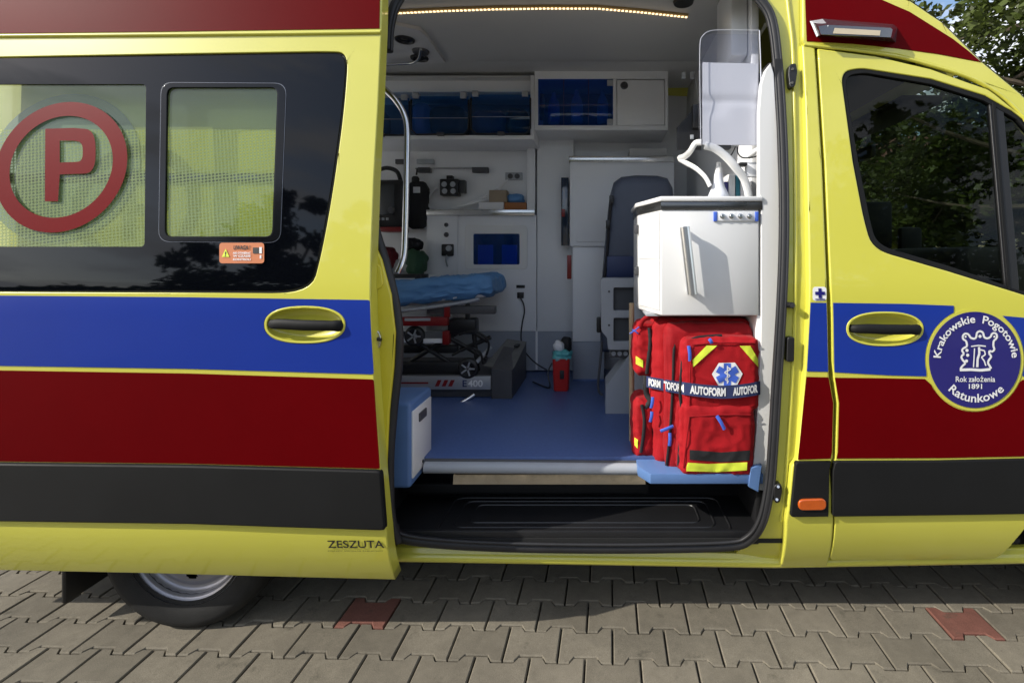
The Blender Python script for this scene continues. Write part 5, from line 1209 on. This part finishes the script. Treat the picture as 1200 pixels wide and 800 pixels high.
# strap round the bag with repeated white lettering
STY = [(756, .250), (766, .205), (779, .192), (782, .150), (796, .143), (802, .098), (815, .090), (845, .086), (875, .090), (890, .10), (893, .13)]
def sty(x):
    for (a_, ya), (b_, yb_) in zip(STY, STY[1:]):
        if x <= b_: t = (x-a_)/(b_-a_); return ya+(yb_-ya)*t
    return STY[-1][1]
def stc(x): t = (x-845)/45; return 459.3-4.6*t*t-.3*t if x > 845 else 459.3-12.5*((845-x)/88)**1.5
def sth(x): return 7.4+(x-800)*.006 if x > 800 else 7.3-(800-x)*.018
v = []; f = []; N = 50
for i in range(N+1):
    x = 757.5+(891-757.5)*i/N
    for dy, dd in ((-1, 0), (1, 0), (1, .004), (-1, .004)): v.append(P(x, stc(x)+dy*sth(x), sty(x)+dd))
for i in range(N):
    for k in range(4): f.append([i*4+k, i*4+(k+1) % 4, (i+1)*4+(k+1) % 4, (i+1)*4+k])
strap = mk('strap', v, f, NAVY, bag)
def straptext(s_, cx, wpx, hpx, clipx=(758, 888)):
    d = text2d(s_, w=wpx, h=hpx, bold=.05); V = []
    for x, y in d[0]:
        X = min(max(cx+x, clipx[0]), clipx[1]); V.append(P(X, stc(X)-y, sty(X)-.0018))
    mk('strap_lettering', V, d[1], WPRT, bag, recalc=False, smooth=False)
straptext('AUTOFORM', 829.5, 42, 10); straptext('AUTOFOR', 873.5, 29, 9.8); straptext('TOFORM', 789.5, 23.5, 9.6); straptext('FORM', 767, 14, 9)
tube('strap_buckle', [P(777.5, 445, .232), P(777, 453, .228), P(776.5, 461, .232)], .008, NAVY, bag, n=6, sub=2)
for a_, b_, Yq in (((807, 405), (808.5, 423), .10), ((831, 397), (834, 402), .09), ((840, 487), (849, 503), .082), ((774, 505), (789, 499), .148), ((785, 507), (784.5, 522), .15), ((765, 465), (763, 478), .20), ((764, 482), (762, 494), .20), ((738, 391), (749, 383), .262), ((741, 386), (748, 391), .26)):
    tube('zip_pull', [P(*a_, Yq), P((a_[0]+b_[0])/2+.6, (a_[1]+b_[1])/2, Yq-.004), P(*b_, Yq)], .0066 if a_[0] > 745 else .003, PULL, bag, n=6, sub=2, squash=.4)

# ================================================================== driver's cab seen through the window
cabi = rbox('dashboard', 1.75, 2.35, .15, WID-.15, .95, 1.40, .06, CABM, van, seg=3)
rbox('dash_hood', 1.55, 1.85, .3, .85, 1.30, 1.47, .05, CABM, van, seg=3)
rbox('cab_floor', .69, 2.6, .12, WID-.12, .55, .6, 0, CABM, van)
rbox('cab_back', .695, .72, .12, WID-.12, .6, 2.2, 0, CABM, van); rbox('cab_headliner', .695, 1.30, .20, WID-.20, 2.16, 2.22, .01, CABM, van); rbox('sun_visor', 1.30, 1.48, .3, 1.7, 2.08, 2.12, .01, CABM, van)
for i, yy in enumerate((.55, 1.45)):
    cs_ = softbox('cab_seat', (.92, yy, 1.38), (.07, .23, .36), .05, .01, .004, CABM, van, n=8, rot=('Y', R(-8)))
    softbox('head_rest', (.86, yy, 1.86), (.05, .14, .10), .04, .01, .003, CABM, cs_, n=7); softbox('seat_cushion', (1.15, yy, .98), (.26, .24, .08), .05, .01, .004, CABM, cs_, n=7)
    for s_ in (-.06, .06): tube('head_rest_post', [Vector((.87, yy+s_, 1.7)), Vector((.865, yy+s_, 1.8))], .008, STEEL, cs_, sub=1)
tube('steering_wheel', [Vector((1.52+.10*math.sin(R(a))*.55, 1.45+.19*math.cos(R(a)), 1.30+.17*math.sin(R(a)))) for a in range(0, 360, 30)], .015, CABM, van, sub=3, closed=True)
pbox('dash_monitor', 1013, 1047, 236, 292, 1.2, .05, CABM, van, r=.02); pbox('dash_monitor', 1056, 1082, 266, 300, 1.1, .05, CABM, van, r=.02)
rbox('rear_view_mirror', 1.52, 1.55, .93, 1.13, 1.98, 2.05, .01, CABM, van)
tube('far_door_mirror_arm', [Vector((1.9, WID, 1.45)), Vector((1.95, WID+.12, 1.5))], .02, CABM, van, sub=1); softbox('far_door_mirror', (1.97, WID+.2, 1.62), (.06, .11, .19), .04, .01, 0, CABM, van, n=6)

# ================================================================== trees and a house beyond
BARK = M('bark', (.09, .07, .05), .9, var=.35, ns=12, bump=.8, bs=30)
def leaf_mat(name, c):
    m, n, l, p = node_mat(name); n.remove(p); o = n['Material Output']
    g = n.new('ShaderNodeNewGeometry'); r_ = n.new('ShaderNodeMapRange'); r_.inputs['To Min'].default_value = .55; r_.inputs['To Max'].default_value = 1.5
    l.new(g.outputs['Random Per Island'], r_.inputs['Value'])
    vm = n.new('ShaderNodeVectorMath'); vm.operation = 'SCALE'; vm.inputs[0].default_value = c; l.new(r_.outputs[0], vm.inputs['Scale'])
    d = n.new('ShaderNodeBsdfDiffuse'); t = n.new('ShaderNodeBsdfTranslucent'); gs = n.new('ShaderNodeBsdfGlossy'); gs.inputs['Roughness'].default_value = .5
    l.new(vm.outputs[0], d.inputs[0]); l.new(vm.outputs[0], t.inputs[0])
    a = n.new('ShaderNodeMixShader'); a.inputs[0].default_value = .4; l.new(d.outputs[0], a.inputs[1]); l.new(t.outputs[0], a.inputs[2])
    b = n.new('ShaderNodeMixShader'); b.inputs[0].default_value = .035; l.new(a.outputs[0], b.inputs[1]); l.new(gs.outputs[0], b.inputs[2]); l.new(b.outputs[0], o.inputs[0])
    return m
LEAF = [leaf_mat('leaf_olive', (.060, .082, .012)), leaf_mat('leaf_dark', (.018, .032, .007)), leaf_mat('leaf_bright', (.06, .085, .014))]
def tree(name, label, x, y, h, cr_, seed, lm, nl=9000, low=.28, ls=.11):
    rr = random.Random(seed); t = thing(name, label, 'tree', (x, y, 0), 'trees around the parking place')
    tr = MB(); tip = Vector((x+rr.uniform(-.4, .4), y+rr.uniform(-.4, .4), h*.75))
    tp = [Vector((x, y, -.03)), Vector((x+.03, y, h*.2)), Vector((x+.08, y+.05, h*.45)), tip]
    tr.add(*tubed(smoothpath(tp, 4), [.05*h**.5*(1.35-1.2*i/12) for i in range(13)], 9))
    cl = []
    for k in range(16):
        z0 = h*(low+.45*k/16); b0 = Vector((x+.05, y, z0)); an = k*2.4+rr.uniform(-.4, .4); ln = cr_*rr.uniform(.6, 1.0)*(1-.45*max(0, k-8)/8)
        e = b0+Vector((math.cos(an)*ln, math.sin(an)*ln, ln*rr.uniform(.15, .65))); m = (b0+e)/2+Vector((0, 0, -.06*ln))
        tr.add(*tubed(smoothpath([b0, m, e], 3), [.055*(1.1-.9*i/6) for i in range(7)], 6))
        for q_ in range(7):
            tt_ = rr.uniform(.35, 1.08); c = b0+(e-b0)*tt_+Vector((rr.gauss(0, .3), rr.gauss(0, .3), rr.gauss(.1, .3)))*cr_*.35; cl.append((c, rr.uniform(.22, .55)*cr_*.42))
    for k in range(14): cl.append((tip+Vector((rr.gauss(0, .4), rr.gauss(0, .4), rr.gauss(.1, .35)))*cr_*.5, rr.uniform(.2, .5)*cr_*.45))
    tr.build('trunk', BARK, t)
    V = []; Fc = []
    for i in range(nl):
        c, r_ = cl[rr.randrange(len(cl))]
        d = Vector((rr.gauss(0, 1), rr.gauss(0, 1), rr.gauss(0, .75))); d = d.normalized()*r_*rr.random()**.45; p = c+d
        u = Vector((rr.gauss(0, 1), rr.gauss(0, 1), rr.gauss(0, .5))).normalized(); w_ = u.cross(Vector((rr.gauss(0, 1), rr.gauss(0, 1), rr.gauss(0, 1)))).normalized(); s_ = ls*rr.uniform(.6, 1.3); k = len(V)
        V += [p-u*s_, p+w_*s_*.5+u*s_*.1, p+u*s_, p-w_*s_*.5+u*s_*.1]; Fc.append([k, k+1, k+2, k+3])
    mk('crown', V, Fc, lm, t, recalc=False, smooth=False)
tree('leafy_tree', 'tall olive green tree overhanging the sloping front of the ambulance roof', 8.2, 7.2, 9.5, 3.6, 11, LEAF[0], 22000, .22, .085)
tree('leafy_tree', 'dark green tree beyond the windscreen, next to the overhanging one', 11.8, 9.0, 9.0, 3.4, 12, LEAF[1], 17000, .15, .10)
tree('leafy_tree', 'bright green tree seen through the cab windows', 8.6, 12.5, 7.2, 3.0, 13, LEAF[2], 10000, .12, .13)
tree('leafy_tree', 'low dark tree at the far edge of the parking place', 13.5, 15, 8.5, 3.8, 14, LEAF[1], 10000, .10, .16)
tree('leafy_tree', 'rounded dark tree standing across the parking place from the sliding door', -7.6, -10.0, 6.3, 2.6, 15, LEAF[1], 9000, .16, .13)
tree('leafy_tree', 'wide olive tree added out of view for its reflection in the front door glass', 9.0, -11.5, 10.0, 4.2, 16, LEAF[0], 11000, .16, .14)  # extra tree behind the camera, added to darken the cab glass reflection
hd = thing('hedge', 'tall dark hedge added out of view to darken the window reflections', 'hedge', (-3, -14.5, 0))  # unseen foliage row added so the window glass reflects something dark
rr = random.Random(5); V = []; Fc = []
for i in range(16000):
    p = Vector((rr.uniform(-22, 14), -14.5+rr.choice((-1, 1, 1))*rr.uniform(.2, .9), 3.3*rr.random()**.8+.4*noise.noise(Vector((i*.01, 0, 0))))); p.z += .35*noise.noise(Vector((p.x*.5, 0, 0)))
    u = Vector((rr.gauss(0, 1), rr.gauss(0, 1), rr.gauss(0, 1))).normalized(); w_ = u.cross(Vector((rr.gauss(0, 1), rr.gauss(0, 1), rr.gauss(0, 1)))).normalized(); s_ = rr.uniform(.12, .26); k = len(V)
    V += [p-u*s_, p+w_*s_*.6, p+u*s_, p-w_*s_*.6]; Fc.append([k, k+1, k+2, k+3])
mk('foliage', V, Fc, LEAF[1], hd, recalc=False, smooth=False)
rbox('hedge_core', -22, 14, -14.9, -14.1, 0, 3.0, .1, M('hedge_inside', (.012, .018, .006), .9), hd)
ho = thing('house', 'cream rendered house with a brown tiled roof behind the trees', 'house', (17, 27, 0))
CREAM = M('cream_render', (.62, .52, .34), .85, var=.08, bump=.2, bs=40); HGL = M('house_glass', (.03, .04, .05), .05, coat=1); ROOFT = M('brown_roof', (.14, .06, .04), .8, var=.2, bump=.4, bs=20)
rbox('wall', 11, 25, 24, 31, -.05, 6.0, 0, CREAM, ho)
rf_ = mk('roof', [(10.5, 23.4, 5.95), (25.5, 23.4, 5.95), (25.5, 31.6, 5.95), (10.5, 31.6, 5.95), (10.5, 27.5, 8.6), (25.5, 27.5, 8.6)], [[0, 1, 5, 4], [3, 2, 5, 4], [0, 3, 4], [1, 2, 5], [0, 1, 2, 3]], ROOFT, ho, smooth=False)
rbox('chimney', 14, 14.7, 26.5, 27.2, 7.4, 9.4, 0, M('chimney_brick', (.25, .10, .07), .9), rf_)
for z0 in (1.0, 3.7):
    for k in range(6):
        x0 = 12.2+k*2.15; wn = rbox('window', x0, x0+1.1, 23.94, 24.02, z0, z0+1.4, .01, WPRT, ho); rbox('pane', x0+.08, x0+.52, 23.92, 23.95, z0+.08, z0+1.32, 0, HGL, wn); rbox('pane', x0+.58, x0+1.02, 23.92, 23.95, z0+.08, z0+1.32, 0, HGL, wn)
